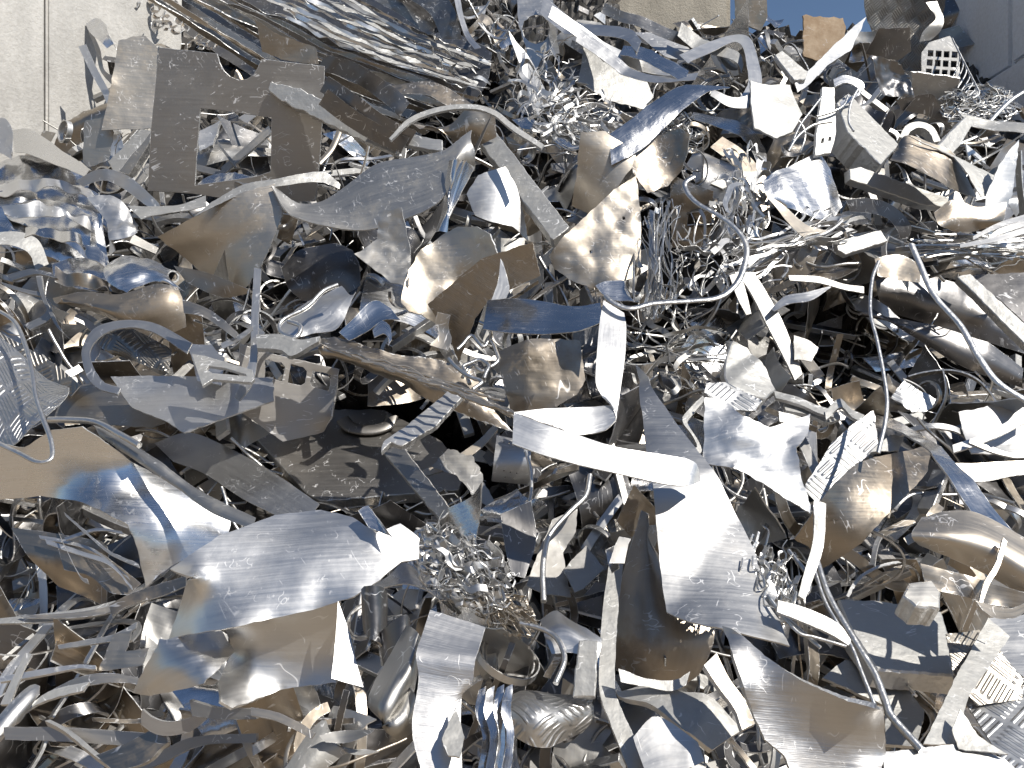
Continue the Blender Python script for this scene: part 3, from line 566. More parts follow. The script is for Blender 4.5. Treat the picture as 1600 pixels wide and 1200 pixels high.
patch('brown_sheet', 'smooth brown sheet hanging below the thin arch', 'scrap sheet', 'the smooth brown sheet', ['645,190 700,195 735,170 772,168', '660,200,.05 705,205,.06 740,195,.06 774,200', '690,205 705,222 740,228 776,215'], h=.15, pitch=0, mat='brown')
for k, a in enumerate(('510,118 560,150 600,180 650,205', '515,140 560,175 610,204 640,215', '505,84 560,100 620,140 640,160')):
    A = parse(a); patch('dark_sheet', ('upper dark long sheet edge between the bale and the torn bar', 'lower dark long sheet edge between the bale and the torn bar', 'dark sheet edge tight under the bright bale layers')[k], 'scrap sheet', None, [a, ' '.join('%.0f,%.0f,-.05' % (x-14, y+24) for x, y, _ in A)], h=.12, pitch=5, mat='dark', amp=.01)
patch('metal_strip', 'thin bright strip arching from the torn bar over to the centre', 'metal strip', 'the thin arch', ['608,216 640,184 690,166 740,163 775,173 802,194 850,226', '611,219 644,190 692,173 740,170 772,180 798,201 846,232'], h=.32, pitch=45, mat='slab', th=.012, amp=0)
# left crumpled bale
for k, (rows, mt, lb, key, am) in enumerate((
    (['-10,250 40,238 90,250 132,272', '-10,275 40,270 90,282 140,285', '-10,300 50,300 100,300 138,292'], 'foil', 'bright crumpled sheet with blue reflections topmost at the left edge', 'the top left crumple', .03),
    (['-10,290 60,280 120,290 168,310', '-10,330 60,335 110,345 160,350', '-10,370 60,390 110,405 170,420'], 'mirror', 'large mirror-bright crumpled sheet at the left edge', 'the mirror crumple', .03),
    (['5,318 60,312 110,325 150,350', '10,334 60,342 105,352 140,380', '40,350 70,365 110,380 150,410'], 'mirror', 'bright folded ridge lying over the mirror crumple', None, .02),
    (['-10,365 30,362 60,375 75,410', '-10,385 20,385 45,395 55,420'], 'slab', 'pale curved band at the left edge under the mirror crumple', None, .004),
    (['80,408 120,400 165,410 185,425', '85,430 130,428 170,440 200,462', '120,450 150,455 190,462 215,470'], 'foil', 'silver-blue crumpled sheet end below the mirror crumple', None, .018))):
    patch('crumpled_sheet', lb, 'scrap sheet', key, rows, h=.1+.03*k, yaw=14, pitch=(52, 44, 50, 34, 48)[k], mat=mt, amp=am*.85, freq=8)
for k, (u, v, lb, mt, pt) in enumerate((
    ('-10,284 40,278 90,284 140,300 176,330', '-10,296,.05 36,292,.06 88,298,.06 134,316,.05 168,344,.03', 'uppermost thin folded lip across the crushed sheet at the left edge', 'bright', 20),
    ('4,322 40,316 90,322 130,338 166,362', '8,336,.06 44,332,.08 90,338,.08 126,354,.06 160,380,.03', 'second folded lip across the crushed sheet at the left edge', 'satin', 8),
    ('30,352 66,350 110,364 150,392 180,420', '34,366,.05 70,366,.07 108,380,.07 144,406,.05 176,432,.03', 'third folded lip across the crushed sheet at the left edge', 'mirror', 22),
    ('150,300 166,330 176,372 170,420', '164,296,.04 182,330,.05 192,372,.05 184,424,.03', 'upright crease at the right end of the crushed sheet, left edge', 'bright', 30),
    ('88,420 120,430 160,430 186,452', '92,436,.05 122,446,.06 158,446,.06 182,466,.03', 'lowest folded lip of the crushed sheet at the left edge', 'brown', 5))):
    kk = resample(parse(u), 16)[:int(np.sum(np.linalg.norm(np.diff(parse(u)[:, :2], axis=0), axis=1))/16)]; u = ' '.join('%.1f,%.1f,%.3f' % (x+rng.uniform(-3, 3), y+rng.uniform(-5, 4), rng.uniform(-.02, .03)) for x, y, _ in kk); v = ' '.join('%.1f,%.1f,%.3f' % (x+rng.uniform(-2, 6), y+rng.uniform(9, 24), rng.uniform(.01, .07)) for x, y, _ in kk)
    patch('folded_lip', lb, 'scrap sheet', None, [u, v], h=.2, ds=1, yaw=10, pitch=pt, mat=mt, amp=.005, freq=9, th=.004)
patch('blue_sheet', 'dark blue rolled sheet sloping below the left wall', 'scrap sheet', 'the dark blue roll', ['20,206 45,204 80,222 118,248 140,268', '22,236,.0 50,240,.06 85,256,.06 110,268,.04 134,280'], h=.22, pitch=62, yaw=-10, mat='mirror', amp=.004)
patch('metal_sheet', 'bright dome of sheet at the left edge below the wall', 'scrap sheet', None, ['-10,190 8,186 20,205 18,240', '-10,235 4,240 14,246 18,250'], h=.24, pitch=40, mat='satin', amp=.004)
patch('metal_sheet', 'thin sheet with a curled dark hollow just left of the notched plate foot', 'scrap sheet', None, ['120,284 160,268 200,275 240,310 244,318', '130,292 165,284 195,296 225,318 232,320'], h=.15, pitch=15, mat='satin', amp=.006)
patch('metal_sheet', 'small pale sheet with a curled lip under the notched plate', 'scrap sheet', 'the curled-lip sheet', ['200,322 240,322 285,318 322,307', '222,346 240,338 280,330 322,322'], h=.22, pitch=50, mat='slab', amp=.006)
patch('metal_sheet', 'bright crumpled roll between the mirror crumple and the tan hanging sheet', 'scrap sheet', 'the crumpled roll', ['140,315 175,310 200,325 215,350', '165,345,.06 190,345,.08 205,352,.06 215,358', '175,380 195,375 210,368 216,362'], h=.15, pitch=30, mat='satin', amp=.012, freq=10)
patch('crumpled_sheet', 'silver folds curling open below the crumpled roll', 'scrap sheet', 'the silver folds', ['165,405 200,395 240,402 265,415', '168,440,.06 200,425,.1 235,420,.08 262,428', '200,462 215,452 245,440 288,452'], h=.22, pitch=45, mat='mirror', amp=.02, freq=8)
patch('brown_sheet', 'smooth brown bulging sheet below the silver folds', 'scrap sheet', 'the brown bulge', ['75,455 130,452 190,462 245,448 280,450', '85,470,.08 140,478,.12 200,490,.12 260,480,.08 288,480', '100,482 160,492 215,510 265,520 290,510'], h=.15, pitch=10, mat='brown', amp=.004)
sheet('tan_sheet', 'large tan hanging sheet sagging to a point left of centre', 'scrap sheet', 'the tan hanging sheet', '245,370,-.04 300,340 380,305 430,292 443,336 426,380 410,415 385,445 370,458,-.03 320,440,-.06 280,400,-.06', h=.2, pitch=10, yaw=-8, mat='tan', amp=.005, freq=4, bend=(50, .06))
patch('brown_sheet', 'dark brown sheet tucked under the tan hanging sheet', 'scrap sheet', None, ['270,415 320,425 360,440 390,452', '290,440 320,455 350,465 385,460'], h=.14, pitch=0, mat='brown')
patch('metal_sheet', 'pale torn-edged sheet tail joining the curved top sheet left end', 'scrap sheet', None, ['330,312 380,292 440,284 505,268 530,278', '300,330,.0 370,306 438,294 500,280 528,284'], h=.26, pitch=48, mat='slab', amp=.006, rough=.004)
patch('curved_sheet', 'long grey curved sheet with a bright front edge, below the torn bar', 'scrap sheet', 'the long curved sheet', ['432,293,.06 470,312 520,296 590,262 650,256 700,250 740,227', '428,290,.12 458,322,.06 500,318,.05 575,306,.06 640,298,.05 696,285,.04 728,245', '424,290,.14 452,328,.12 490,340,.12 560,345,.13 625,336,.12 690,313,.09 712,268,.02'], h=.24, pitch=38, yaw=-5, mat='dull', th=.007, amp=.003)
patch('folded_channel', 'upright folded channel of sheet right of the long curved sheet', 'scrap sheet', 'the folded channel', ['704,252 692,296 690,330 686,364', '716,250,.06 706,290,.06 702,330,.05 694,362,.03', '726,252,.0 712,296 700,336 694,364', '742,262,.05 730,280,.05 712,310,.04 698,356,.02'], ds=1, h=.3, pitch=15, mat='mirror', amp=.004)
sheet('satin_sheet', 'smooth tan-silver sheet with a bright sun streak beside the slanting beam', 'scrap sheet', 'the streaked sheet', '728,302 748,274 790,260 808,292 820,340 826,376 800,354 770,347 742,336', h=.14, pitch=20, yaw=12, mat='satin', amp=.004, bend=(-20, .05))
# centre
sheet('crumpled_sheet', 'grey crumpled upright sheet left of the curly tan sheet', 'scrap sheet', 'the grey crumple', '596,340 612,334 631,332 638,380 640,450 612,442 572,412 556,400 590,372', h=.1, pitch=25, yaw=-10, mat='dull', amp=.018, freq=9)
patch('dark_sheet', 'dark round-topped sheet in shade left of the grey crumple', 'scrap sheet', 'the dark domed sheet', ['440,420 470,390 520,382 552,395', '450,450,.05 490,430,.08 530,420,.06 560,415', '470,470 500,470 540,460 565,450'], h=-.05, pitch=20, mat='dark', amp=.006)
sheet('brown_sheet', 'large dark brown sheet in the shade under the blue centre strip', 'scrap sheet', 'the shaded brown sheet', '778,548 830,530 905,528 914,590 900,614 870,634 800,646 786,600', h=.0, pitch=16, yaw=-10, mat='brown', amp=.01)
patch('mesh_sheet', 'brown layered bundle of thin sheets jutting over the dark hollow', 'scrap bundle', 'the layered brown bundle', ['478,536 530,530 600,548 680,556 740,575', '500,548,.08 560,560,.1 630,585,.1 720,612,.06 770,640', '540,562 600,592 660,622 730,650 802,676'], h=0.24, pitch=18, mat='brown', amp=.014, freq=10, rough=.006)
for k in range(12):
    y = k*6.5; x0 = 500+k*17; 
    wire('thin_wire', 'thin brown wire in the lattice along the layered brown bundle', 'wire', None, '%d,%d %d,%d %d,%d %d,%d' % (x0, 540+y*.9, x0+60, 556+y, x0+130, 574+y*1.1, x0+190+rng.randint(-20, 30), 606+y+rng.randint(-6, 6)), r=.0045, h=.2, mat='tan', group='lattice wires on the brown bundle', jit=5)
sheet('curly_sheet', 'curly tan-gold sheet with a bright looping edge at the centre', 'scrap sheet', 'the curly tan sheet', '626,470,-.02 640,420 662,388,.03 690,366 715,354,.02 745,354,.04 768,366,.04 780,392,.02 786,440 770,458 745,440,-.03 718,440,-.04 695,455,.02 690,485,.04 700,520 660,492 640,484,.02', h=.2, pitch=18, mat='tan', th=.007, amp=.008, freq=6, bend=(10, -.08))
sheet('ribbed_plate', 'brown finely ribbed square plate standing behind the blue centre strip', 'scrap plate', 'the ribbed plate', '668,476 752,404 832,378 843,430 800,452 762,470 742,500 718,566 702,524', h=.22, pitch=-8, yaw=-12, mat='ribbed', amp=.003, uvrot=35)
patch('metal_sheet', 'narrow rippled bright sheet between the ribbed plate and the wire knot', 'scrap sheet', None, ['684,488 680,505 686,522 672,540', '704,492 700,510 706,530 700,548'], h=.24, pitch=12, mat='tan', amp=.006)
patch('metal_sheet', 'smooth bright cone of sheet left of the curly tan sheet', 'scrap sheet', None, ['530,520 552,500 585,470 610,480', '545,532 570,522 600,500 625,500'], h=.12, pitch=30, mat='mirror', amp=.006)
patch('metal_sheet', 'blue curled sheet scrap above the layered bundle', 'scrap sheet', None, ['582,515 596,500 610,512 612,530', '585,528 600,522 608,530 606,538'], h=.2, pitch=45, mat='mirror', amp=.004)
for k, p in enumerate(('715,545 735,525 760,540 768,515 750,500', '722,590 740,570 758,580 778,560 770,535', '735,600 725,575 745,560 765,570 760,590', '700,560 730,585 752,598 738,610')):
    wire('wire_loop', 'short looped wire in the wire knot below the ribbed plate', 'wire', None, p, r=.007, h=.3, group='wire knot loops', jit=6)
patch('metal_strip', 'wide strip reflecting deep blue sky, end to end with the vertical strip at the centre', 'metal strip', 'the blue centre strip', ['762,470,.0 800,467,.03 850,470,.0 900,478,.03 938,474,.0', '754,512 800,518,.03 860,520,.0 905,519,.03 942,504,.0'], h=.34, pitch=56, yaw=-4, mat='mirror', amp=.004, th=.004)
patch('metal_strip', 'bright cone-shaped piece rising to the curly tan sheet above the blue centre strip', 'metal strip', None, ['768,468 778,440 782,405', '790,466 796,450 786,410'], h=.3, pitch=35, mat='satin', amp=.002)
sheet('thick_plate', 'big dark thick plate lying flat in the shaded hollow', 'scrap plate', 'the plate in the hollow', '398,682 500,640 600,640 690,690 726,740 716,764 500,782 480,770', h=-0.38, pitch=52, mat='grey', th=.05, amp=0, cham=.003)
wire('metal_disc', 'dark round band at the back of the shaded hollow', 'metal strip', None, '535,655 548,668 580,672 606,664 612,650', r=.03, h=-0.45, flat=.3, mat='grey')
sheet('tray', 'tray-like plate with three square windows above the hollow', 'scrap plate', 'the three-window tray', '376,538 402,548 530,577 516,650,.03 506,676 442,690 386,650 372,640', h=.08, pitch=4, yaw=15, mat='grey', th=.01, amp=.002, rag=.6, cham=.001,
      holes=['414,562 440,567 446,574 441,596 414,591', '454,568 474,573 480,580 477,598 470,603 449,598', '489,579 518,585 513,611 487,604 484,596'])
sheet('angle_bar', 'bent flat bar folded at an elbow in front of the hollow', 'metal bar', 'the elbow bar', '702,610 722,618 682,664 628,696 612,690 596,704 600,690 640,662', h=.12, pitch=42, mat='satin', th=.02, amp=0, cham=.002)
sheet('square_bar', 'straight grey bar dropping right from the elbow bar', 'metal bar', None, '600,706 626,694 704,796 688,812', h=.06, pitch=35, yaw=-15, mat='dull', th=.04, amp=0, cham=.003)
patch('metal_strip', 'brown curved strip in the right of the hollow', 'metal strip', None, ['660,735 700,720 745,690 772,664', '664,744 708,730 752,700 778,670'], h=-.1, pitch=30, mat='tan', th=.008, amp=0)
sheet('torn_plate', 'dark plate with a ragged torn edge low in the hollow', 'scrap plate', 'the ragged plate', '672,728 700,700 740,715 775,790 760,792 735,768 710,742', h=-.08, pitch=25, mat='dull', amp=.006, rag=3)
sheet('perforated_plate', 'curved plate with rows of small holes right of the hollow', 'scrap plate', 'the perforated plate', '776,680 830,690 828,758 768,752', h=-.02, pitch=15, mat='satin', bend=(90, .05), amp=0, rag=.3,
      holes=['%d,%d %d,%d %d,%d' % (x, y, x+3, y, x+1.5, y+3) for x, y in ((786, 690), (794, 691), (802, 692), (810, 694), (786, 735), (796, 737), (806, 739), (788, 745), (800, 747))])
# right of centre
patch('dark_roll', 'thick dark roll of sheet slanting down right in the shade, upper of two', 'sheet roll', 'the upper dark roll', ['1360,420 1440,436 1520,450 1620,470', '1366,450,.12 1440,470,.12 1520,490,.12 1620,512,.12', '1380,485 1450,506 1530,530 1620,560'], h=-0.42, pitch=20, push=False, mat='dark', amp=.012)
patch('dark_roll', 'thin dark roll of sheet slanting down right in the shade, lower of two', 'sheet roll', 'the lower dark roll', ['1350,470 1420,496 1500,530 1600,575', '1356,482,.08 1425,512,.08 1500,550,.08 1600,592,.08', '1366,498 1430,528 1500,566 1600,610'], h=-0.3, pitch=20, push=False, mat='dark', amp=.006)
patch('brown_sheet', 'brown torn lip of sheet above the dark rolls', 'scrap sheet', None, ['1366,405 1400,400 1440,412', '1372,430,.04 1400,436,.05 1440,440'], h=.08, pitch=20, mat='brown', amp=.015, rough=.006)
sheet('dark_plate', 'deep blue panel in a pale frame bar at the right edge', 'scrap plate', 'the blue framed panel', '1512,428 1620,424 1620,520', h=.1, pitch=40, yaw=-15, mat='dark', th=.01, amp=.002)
sheet('flat_bar', 'thick white bar slanting along the blue framed panel', 'metal bar', 'the white edge bar', '1497,432 1516,428 1625,528 1622,556', h=.18, pitch=35, yaw=-15, mat='slab', th=.04, amp=0, cham=.003)
sheet('blue_sheet', 'flat sheet reflecting blue sky at the right edge below the cable strip', 'scrap sheet', 'the blue right sheet', '1497,645 1560,634 1620,648 1620,705 1515,712', h=.08, pitch=50, yaw=0, mat='satin', amp=.002)
for k, (a, b, lb) in enumerate((('1490,692 1530,680 1570,662 1620,636', '1492,704 1535,692 1575,676 1620,650', 'long pale strip rising over the blue right sheet'), ('1516,686 1550,698 1585,708 1620,700', '1514,692 1550,706 1588,716 1620,712', 'dark-rimmed strip bowed across the blue right sheet'), ('1480,722 1520,724 1560,722 1620,718', '1482,740 1520,744 1560,740 1620,736', 'grey flat strip below the blue right sheet'), ('1480,744 1530,740 1570,730 1620,724', '1500,752 1540,752 1580,744 1620,740', 'pale bent strip lowest of those under the blue right sheet'))):
    patch('metal_strip', lb, 'metal strip', None, [a, b], h=.16, pitch=45-8*k, mat=('satin', 'dull', 'tan', 'slab')[k], th=.008, amp=.002)
patch('flat_bar', 'long flat bar leaning down left of the dark shaded area right of centre', 'metal bar', 'the long leaning bar', ['1148,425 1170,452 1200,510 1226,560 1242,594', '1178,425 1194,450 1222,500 1242,550 1254,584'], h=.14, pitch=30, mat='dull', th=.012, amp=0)
patch('metal_strip', 'short grey strip hanging beside the long leaning bar', 'metal strip', None, ['1140,430 1150,460 1166,492', '1156,426 1166,456 1174,490'], h=.05, pitch=30, mat='dull', th=.006, amp=0)
patch('curved_strip', 'white curled leaf of sheet right of the long leaning bar', 'scrap sheet', None, ['1205,482 1226,462 1260,458 1298,448', '1210,486 1232,474 1266,470 1298,450'], h=.18, pitch=52, mat='bright', amp=.003)
patch('metal_strip', 'flat satin strip pointing right in the dark area above the long thin rod', 'metal strip', None, ['1232,430 1280,432 1320,444 1350,448', '1234,438 1280,442 1318,452 1350,458'], h=.1, pitch=35, mat='dull', th=.006, amp=0)
sheet('metal_plate', 'jagged grey plate chip standing in the dark area right of the long leaning bar', 'scrap plate', None, '1240,524 1262,532 1280,544 1268,564 1242,560', h=.0, pitch=35, mat='dull')
sheet('metal_chunk', 'bright silver cut block with a rounded sunlit face right of centre', 'scrap block', 'the silver block', '1150,532,.03 1170,540 1196,574 1208,610,-.02 1190,626 1140,612 1134,592 1138,546', h=.24, pitch=42, yaw=12, mat='slab', th=.05, amp=.008, cham=.004)
sheet('tread_plate', 'small tread plate chip under the silver block', 'tread plate', None, '1104,600 1134,596 1190,628 1180,642 1140,640 1100,615', h=.18, pitch=40, mat='tread', th=.008)
patch('metal_strip', 'bent hook strip standing left of the silver crumpled sheet', 'metal strip', 'the hook strip', ['1098,618 1076,640 1066,656 1084,684 1088,700 1016,704', '1102,624 1082,648 1074,660 1092,690 1094,708 1020,712'], h=.34, pitch=40, mat='slab', th=.012, amp=0)
for k, a in enumerate(('1225,630 1262,636 1290,648 1312,640', '1210,610 1250,620 1280,634 1300,640', '1290,640 1312,622 1330,640 1350,650', '1216,646 1240,650 1262,656')):
    A = parse(a); patch('metal_strip', ('jagged pale strip above the silver crumpled sheet', 'upper thin strip right of the silver block', 'hooked bright strip right of the silver block', 'short pale bar above the silver crumpled sheet')[k], 'metal strip', None, [a, ' '.join('%.0f,%.0f' % (x+2, y+13) for x, y, _ in A)], h=.14, pitch=48, mat='slab', th=.012, amp=.004)
sheet('tread_plate', 'upright tread plate strip left of the gold-brown sheet', 'tread plate', 'the right tread strip', '1254,766 1300,692 1336,660 1366,640 1374,700 1330,732 1280,790', h=.1, pitch=30, yaw=-10, mat='tread', amp=.006)
sheet('tread_plate', 'torn corner of tread plate standing above the scarred strip', 'tread plate', 'the tread corner', '1392,620 1412,594 1420,598 1464,622 1458,636 1424,646', h=.16, pitch=35, yaw=0, mat='tread', amp=.008, rag=2)
sheet('white_sheet', 'small white triangle of sheet left of the scarred strip top', 'scrap sheet', None, '1360,706 1390,680 1412,684 1404,704', h=.14, pitch=48, mat='slab')
sheet('gold_sheet', 'large smooth gold-brown sheet bending down right of centre', 'scrap sheet', 'the gold-brown sheet', '1272,792 1300,758 1340,722,-.03 1400,704,-.05 1456,694,-.04 1452,730 1440,748 1415,776 1380,812 1345,850 1310,872 1285,885 1262,850 1240,838 1258,812', h=.24, pitch=16, yaw=8, mat='brown', amp=.004, th=.006, bend=(60, .09))
patch('metal_strip', 'scarred long blue-white strip running diagonally down to the right edge', 'metal strip', 'the scarred strip', ['1372,614 1404,632 1440,676 1480,732 1530,784 1612,850', '1345,640 1392,655 1428,694 1464,756 1520,818 1612,900'], h=.3, pitch=58, yaw=0, mat='foil', amp=.008, th=.006)
wire('long_rod', 'long thin rod hanging almost vertically right of the long leaning bar', 'rod', 'the long thin rod', '1373,408 1363,436 1360,488 1370,530 1380,580 1386,625 1383,660 1372,708', r=.0065, h=.34, flat=.6)
wire('cable_strip', 'thick ribbed cable curving down to the right edge', 'cable', 'the thick cable', '1424,382 1436,410 1460,462 1500,508 1528,556 1560,598 1620,636', r=.0125, h=.34, flat=.6, sides=10)
patch('crumpled_strip', 'bent crumpled strip scrap left of the dirty cut cylinder', 'metal strip', None, ['1412,840 1436,824 1450,800 1462,786', '1420,850 1446,836 1462,812 1474,796'], h=.25, pitch=40, mat='tan', amp=.01, freq=14)
patch('pipe_sheet', 'dirty pale half-cylinder sheet with brown smears at the right edge', 'scrap sheet', 'the dirty cylinder', ['1440,806 1480,796 1530,800 1620,850', '1424,836,.08 1480,836,.14 1540,846,.14 1620,892,.12', '1436,852 1490,874 1545,900 1620,945'], h=.16, pitch=30, yaw=-5, mat='tan', amp=.004)
patch('dark_sheet', 'dark rough log-like roll under the dirty cylinder', 'sheet roll', None, ['1440,880 1500,895 1560,915 1620,930', '1450,920 1500,930 1550,945 1620,950'], h=.02, pitch=10, mat='brown', amp=.02)
sheet('metal_block', 'small cube-like block with a blue top above the big slab', 'scrap block', 'the small cube', '1424,912 1456,907 1468,924 1466,948 1432,946 1414,930', h=.12, pitch=45, mat='dull', th=.07, amp=.002, cham=.004)
sheet('thick_slab', 'big thick square slab with a scratched white top, lower right', 'slab', 'the big slab', '1312,936 1376,938 1470,956 1494,1046 1494,1056 1372,1044 1336,990', h=.16, pitch=50, yaw=8, mat='slab', th=.07, amp=.001, cham=.005)
sheet('pale_plate', 'flat pale plate lying below the big slab', 'scrap plate', 'the pale plate below the slab', '1284,1060 1320,1034 1400,1060 1446,1110 1432,1166 1384,1160 1384,1100', h=.12, pitch=48, mat='slab', th=.01)
sheet('grey_plate', 'flat blue-grey panel at the right edge under the dirty cylinder', 'scrap plate', 'the blue-grey panel', '1544,965 1620,960 1620,1070 1552,1028', h=.18, pitch=50, yaw=0, mat='satin', amp=.002)
sheet('tread_plate', 'bright tread plate filling the bottom right corner', 'tread plate', 'the corner tread plate', '1500,1080 1560,1060 1620,1065 1620,1210 1580,1210', h=.16, pitch=52, yaw=-12, mat='tread', amp=.004)
sheet('tread_plate', 'dark tread plate showing under the crossing strips, lower right', 'tread plate', None, '1478,990 1530,985 1600,1062 1600,1090 1530,1100 1490,1060', h=.08, pitch=35, mat='treaddk')
sheet('crossing_strip', 'wide sunlit strip rising steeply to the right beside the big slab', 'metal strip', 'the wide rising strip', '1440,1168 1492,1060 1546,962 1580,990 1512,1090 1490,1168', h=.26, pitch=48, yaw=5, mat='slab', amp=.002)
sheet('white_plate', 'blinding white flat plate along the bottom right edge', 'scrap plate', None, '1380,1172 1440,1168 1500,1165 1570,1190 1590,1210 1384,1210', h=.25, pitch=45, yaw=6, mat='satin')
sheet('triangle_sheet', 'pale triangular sheet wedged beside the corner tread plate', 'scrap sheet', None, '1500,1108 1530,1150 1574,1180 1500,1168 1488,1140', h=.28, pitch=40, mat='slab')
patch('metal_spoon', 'thin curved bar ending in a flat dish left of the blue-grey panel', 'metal bar', None, ['1568,840 1556,880 1538,910 1530,942', '1574,846 1562,886 1546,914 1536,942'], h=.3, pitch=30, mat='tan', th=.01, amp=0)
patch('metal_dish', 'shallow grey dish-shaped scrap above the blue-grey panel', 'scrap sheet', None, ['1524,938 1550,946 1580,950 1608,940', '1536,954 1556,966 1584,966 1600,958'], h=.3, pitch=10, mat='tan', amp=.002)
# centre lower
patch('dark_sheet', 'tall dark brown-blue curved sheet behind the big mirror fin', 'scrap sheet', 'the tall dark sheet', ['990,790 975,860 965,950 964,1048', '1010,800,.05 1010,880,.10 1010,960,.10 1010,1064,.05', '1030,830,.03 1045,900,.06 1070,980,.06 1060,1066,.02', '1040,850 1060,920 1108,985 1082,1050'], h=.08, pitch=12, yaw=-10, mat='brown', amp=.006)
sheet('mirror_fin', 'big bright fin-shaped sheet tapering up to a point, right of centre', 'scrap sheet', 'the mirror fin', '984,560,.03 1005,584,.03 1040,632 1076,690,-.02 1120,755,-.04 1150,808,-.06 1176,860,-.06 1195,920,-.05 1216,970,-.04 1234,1010,-.03 1180,992 1120,972,.02 1080,962,.02 1040,949,.0 1034,900 1028,850 1018,760 1008,690,-.02 1003,640 994,590', h=.22, pitch=47, yaw=-6, mat='satin', amp=.004, freq=3, th=.004, bend=(12, .04))
patch('long_strip', 'long pale strip running down to the bottom edge at the centre', 'metal strip', 'the bottom centre strip', ['952,880 942,950 937,1020 937,1080 952,1125 985,1210', '974,878 966,950 962,1020 961,1078 972,1110 1018,1210'], h=.28, pitch=42, mat='slab', th=.012, amp=0)
patch('metal_strip', 'short blue bent clip at the top of the bottom centre strip', 'metal strip', None, ['946,860 950,880 956,896', '962,852 966,872 968,888'], h=.34, pitch=40, mat='mirror', amp=.002)
patch('metal_strip', 'upper twisted strip rising behind the bottom centre strip', 'metal strip', None, ['952,880 962,850 968,838', '976,880 982,850 986,842'], h=.24, pitch=25, mat='dull', amp=.002)
sheet('crumpled_sheet', 'silver sheet pulled into a ragged hourglass right of the hook strip', 'scrap sheet', 'the silver hourglass sheet', '1100,622 1130,628 1160,650,.03 1200,670,.02 1262,655,-.03 1260,680 1245,705,.03 1252,745,.02 1272,785 1270,800 1230,775,.02 1180,745 1150,725,.02 1095,717,-.02 1100,680,-.03', h=.32, yaw=8, pitch=32, mat='bright', amp=.012, freq=5, rag=1.5)
sheet('dark_strip', 'dark torn sheet with concave sides left of the bottom centre strip', 'scrap sheet', 'the concave-sided sheet', '822,918 838,870 862,812 902,796 900,830 880,862 886,900 892,934 850,930', h=.1, pitch=30, mat='dull', amp=.004)
sheet('concave_sheet', 'grey offcut with scooped edges under the perforated plate', 'scrap sheet', 'the scooped offcut', '880,890 916,852 944,888 912,920 898,926', h=.04, pitch=35, mat='dull')
wire('white_wire', 'kinked white wire hanging down left of the scooped offcut', 'wire', 'the kinked white wire', '922,742 915,775 890,800 858,838 850,870 848,900 850,940', r=.008, h=.24)
wire('white_wire', 'thin wire curving down between the perforated plate and the wire wool', 'wire', None, '822,706 830,740 828,780 812,830 800,870', r=.006, h=.2)
patch('metal_sheet', 'narrow dark upright sheet just right of the wire wool tangle', 'scrap sheet', None, ['782,800 790,860 800,900', '830,780 838,840 820,905'], h=.02, pitch=20, mat='dark', amp=.006)
patch('bent_sheet', 'blue-silver bent sheet scrap low left of the bottom centre strip', 'scrap sheet', 'the bent blue scrap', ['842,960 868,944 900,970 940,1000', '850,990,.04 880,980,.06 910,1000,.04 936,1024', '862,1022 890,1020 910,1024 930,1034'], h=.16, pitch=42, mat='bright', amp=.006)
sheet('small_bar', 'short upright square bar left of the bottom centre strip', 'metal bar', 'the short upright bar', '906,1002 932,1002 928,1086 896,1088', h=.2, pitch=20, yaw=-8, mat='slab', th=.04, amp=0, cham=.003)
wire('thin_wire', 'thin wire arching down to a pale tab beside the short upright bar', 'wire', None, '812,974 850,984 872,1000 882,1030 868,1068', r=.007, h=.26)
patch('folded_plate', 'thick bent silver plate lying right of the bottom centre strip', 'scrap plate', 'the thick bent plate', ['962,1072,.0 1020,1064,.04 1066,1084,.02 1110,1098,.0 1160,1138', '966,1080 1010,1092,.04 1040,1118,.02 1070,1150 1112,1174'], h=.26, pitch=46, yaw=4, mat='slab', th=.018, amp=.008)
patch('dull_sheet', 'grey curved sheet lip behind the thick bent plate', 'scrap sheet', None, ['966,1046 1010,1060 1056,1062 1078,1050', '970,1066 1010,1072 1050,1078 1072,1070'], h=.2, pitch=35, mat='slab', amp=.003)
patch('blue_brown_sheet', 'blue and brown shaded sheet under the thick bent plate', 'scrap sheet', None, ['990,1150 1020,1120 1050,1130 1090,1160', '1010,1210 1050,1205 1080,1200 1100,1190'], h=.1, pitch=30, mat='satin')
patch('tread_lump', 'rounded lump of folded tread plate at the bottom centre', 'tread plate', 'the tread lump', ['784,1082 820,1072 870,1086 916,1094', '786,1110,.08 830,1110,.12 880,1122,.1 920,1118,.02', '792,1150,.06 830,1168,.08 870,1170,.06 905,1140'], ds=1, h=.22, pitch=40, mat='tread', amp=.006)
for k in range(4):
    x = 750+k*13
    patch('crumpled_strip', ('leftmost', 'second', 'third', 'rightmost')[k]+' of four crushed sheet edges standing left of the tread lump', 'scrap sheet', None, ['%d,1076 %d,1110 %d,1150 %d,1205' % (x, x-6, x+3, x-4), '%d,1070 %d,1108 %d,1150 %d,1205' % (x+11, x+8, x+14, x+9)], h=.14, pitch=25, yaw=20, mat='foil', amp=.016, freq=10)
sheet('curved_sheet', 'big dull curved sheet standing in the bottom right with a bright top rim', 'scrap sheet', 'the big curved sheet', '1132,980,-.05 1150,985,-.02 1195,1025 1250,1062,.02 1325,1096,.03 1375,1108,.02 1386,1105,-.06 1384,1175,-.08 1374,1215,-.03 1240,1215 1225,1180 1195,1155 1175,1110 1160,1075,.02 1146,1030', h=.24, pitch=8, yaw=-14, mat='brushed', th=.011, amp=.004, freq=3, bend=(20, -.05))
patch('dull_sheet', 'dull rusty strip end between the fin and the big curved sheet', 'scrap sheet', None, ['1100,1040 1120,1070 1150,1110 1160,1140', '1120,1020 1140,1060 1165,1095 1180,1130'], h=.08, pitch=30, mat='brown', th=.02)
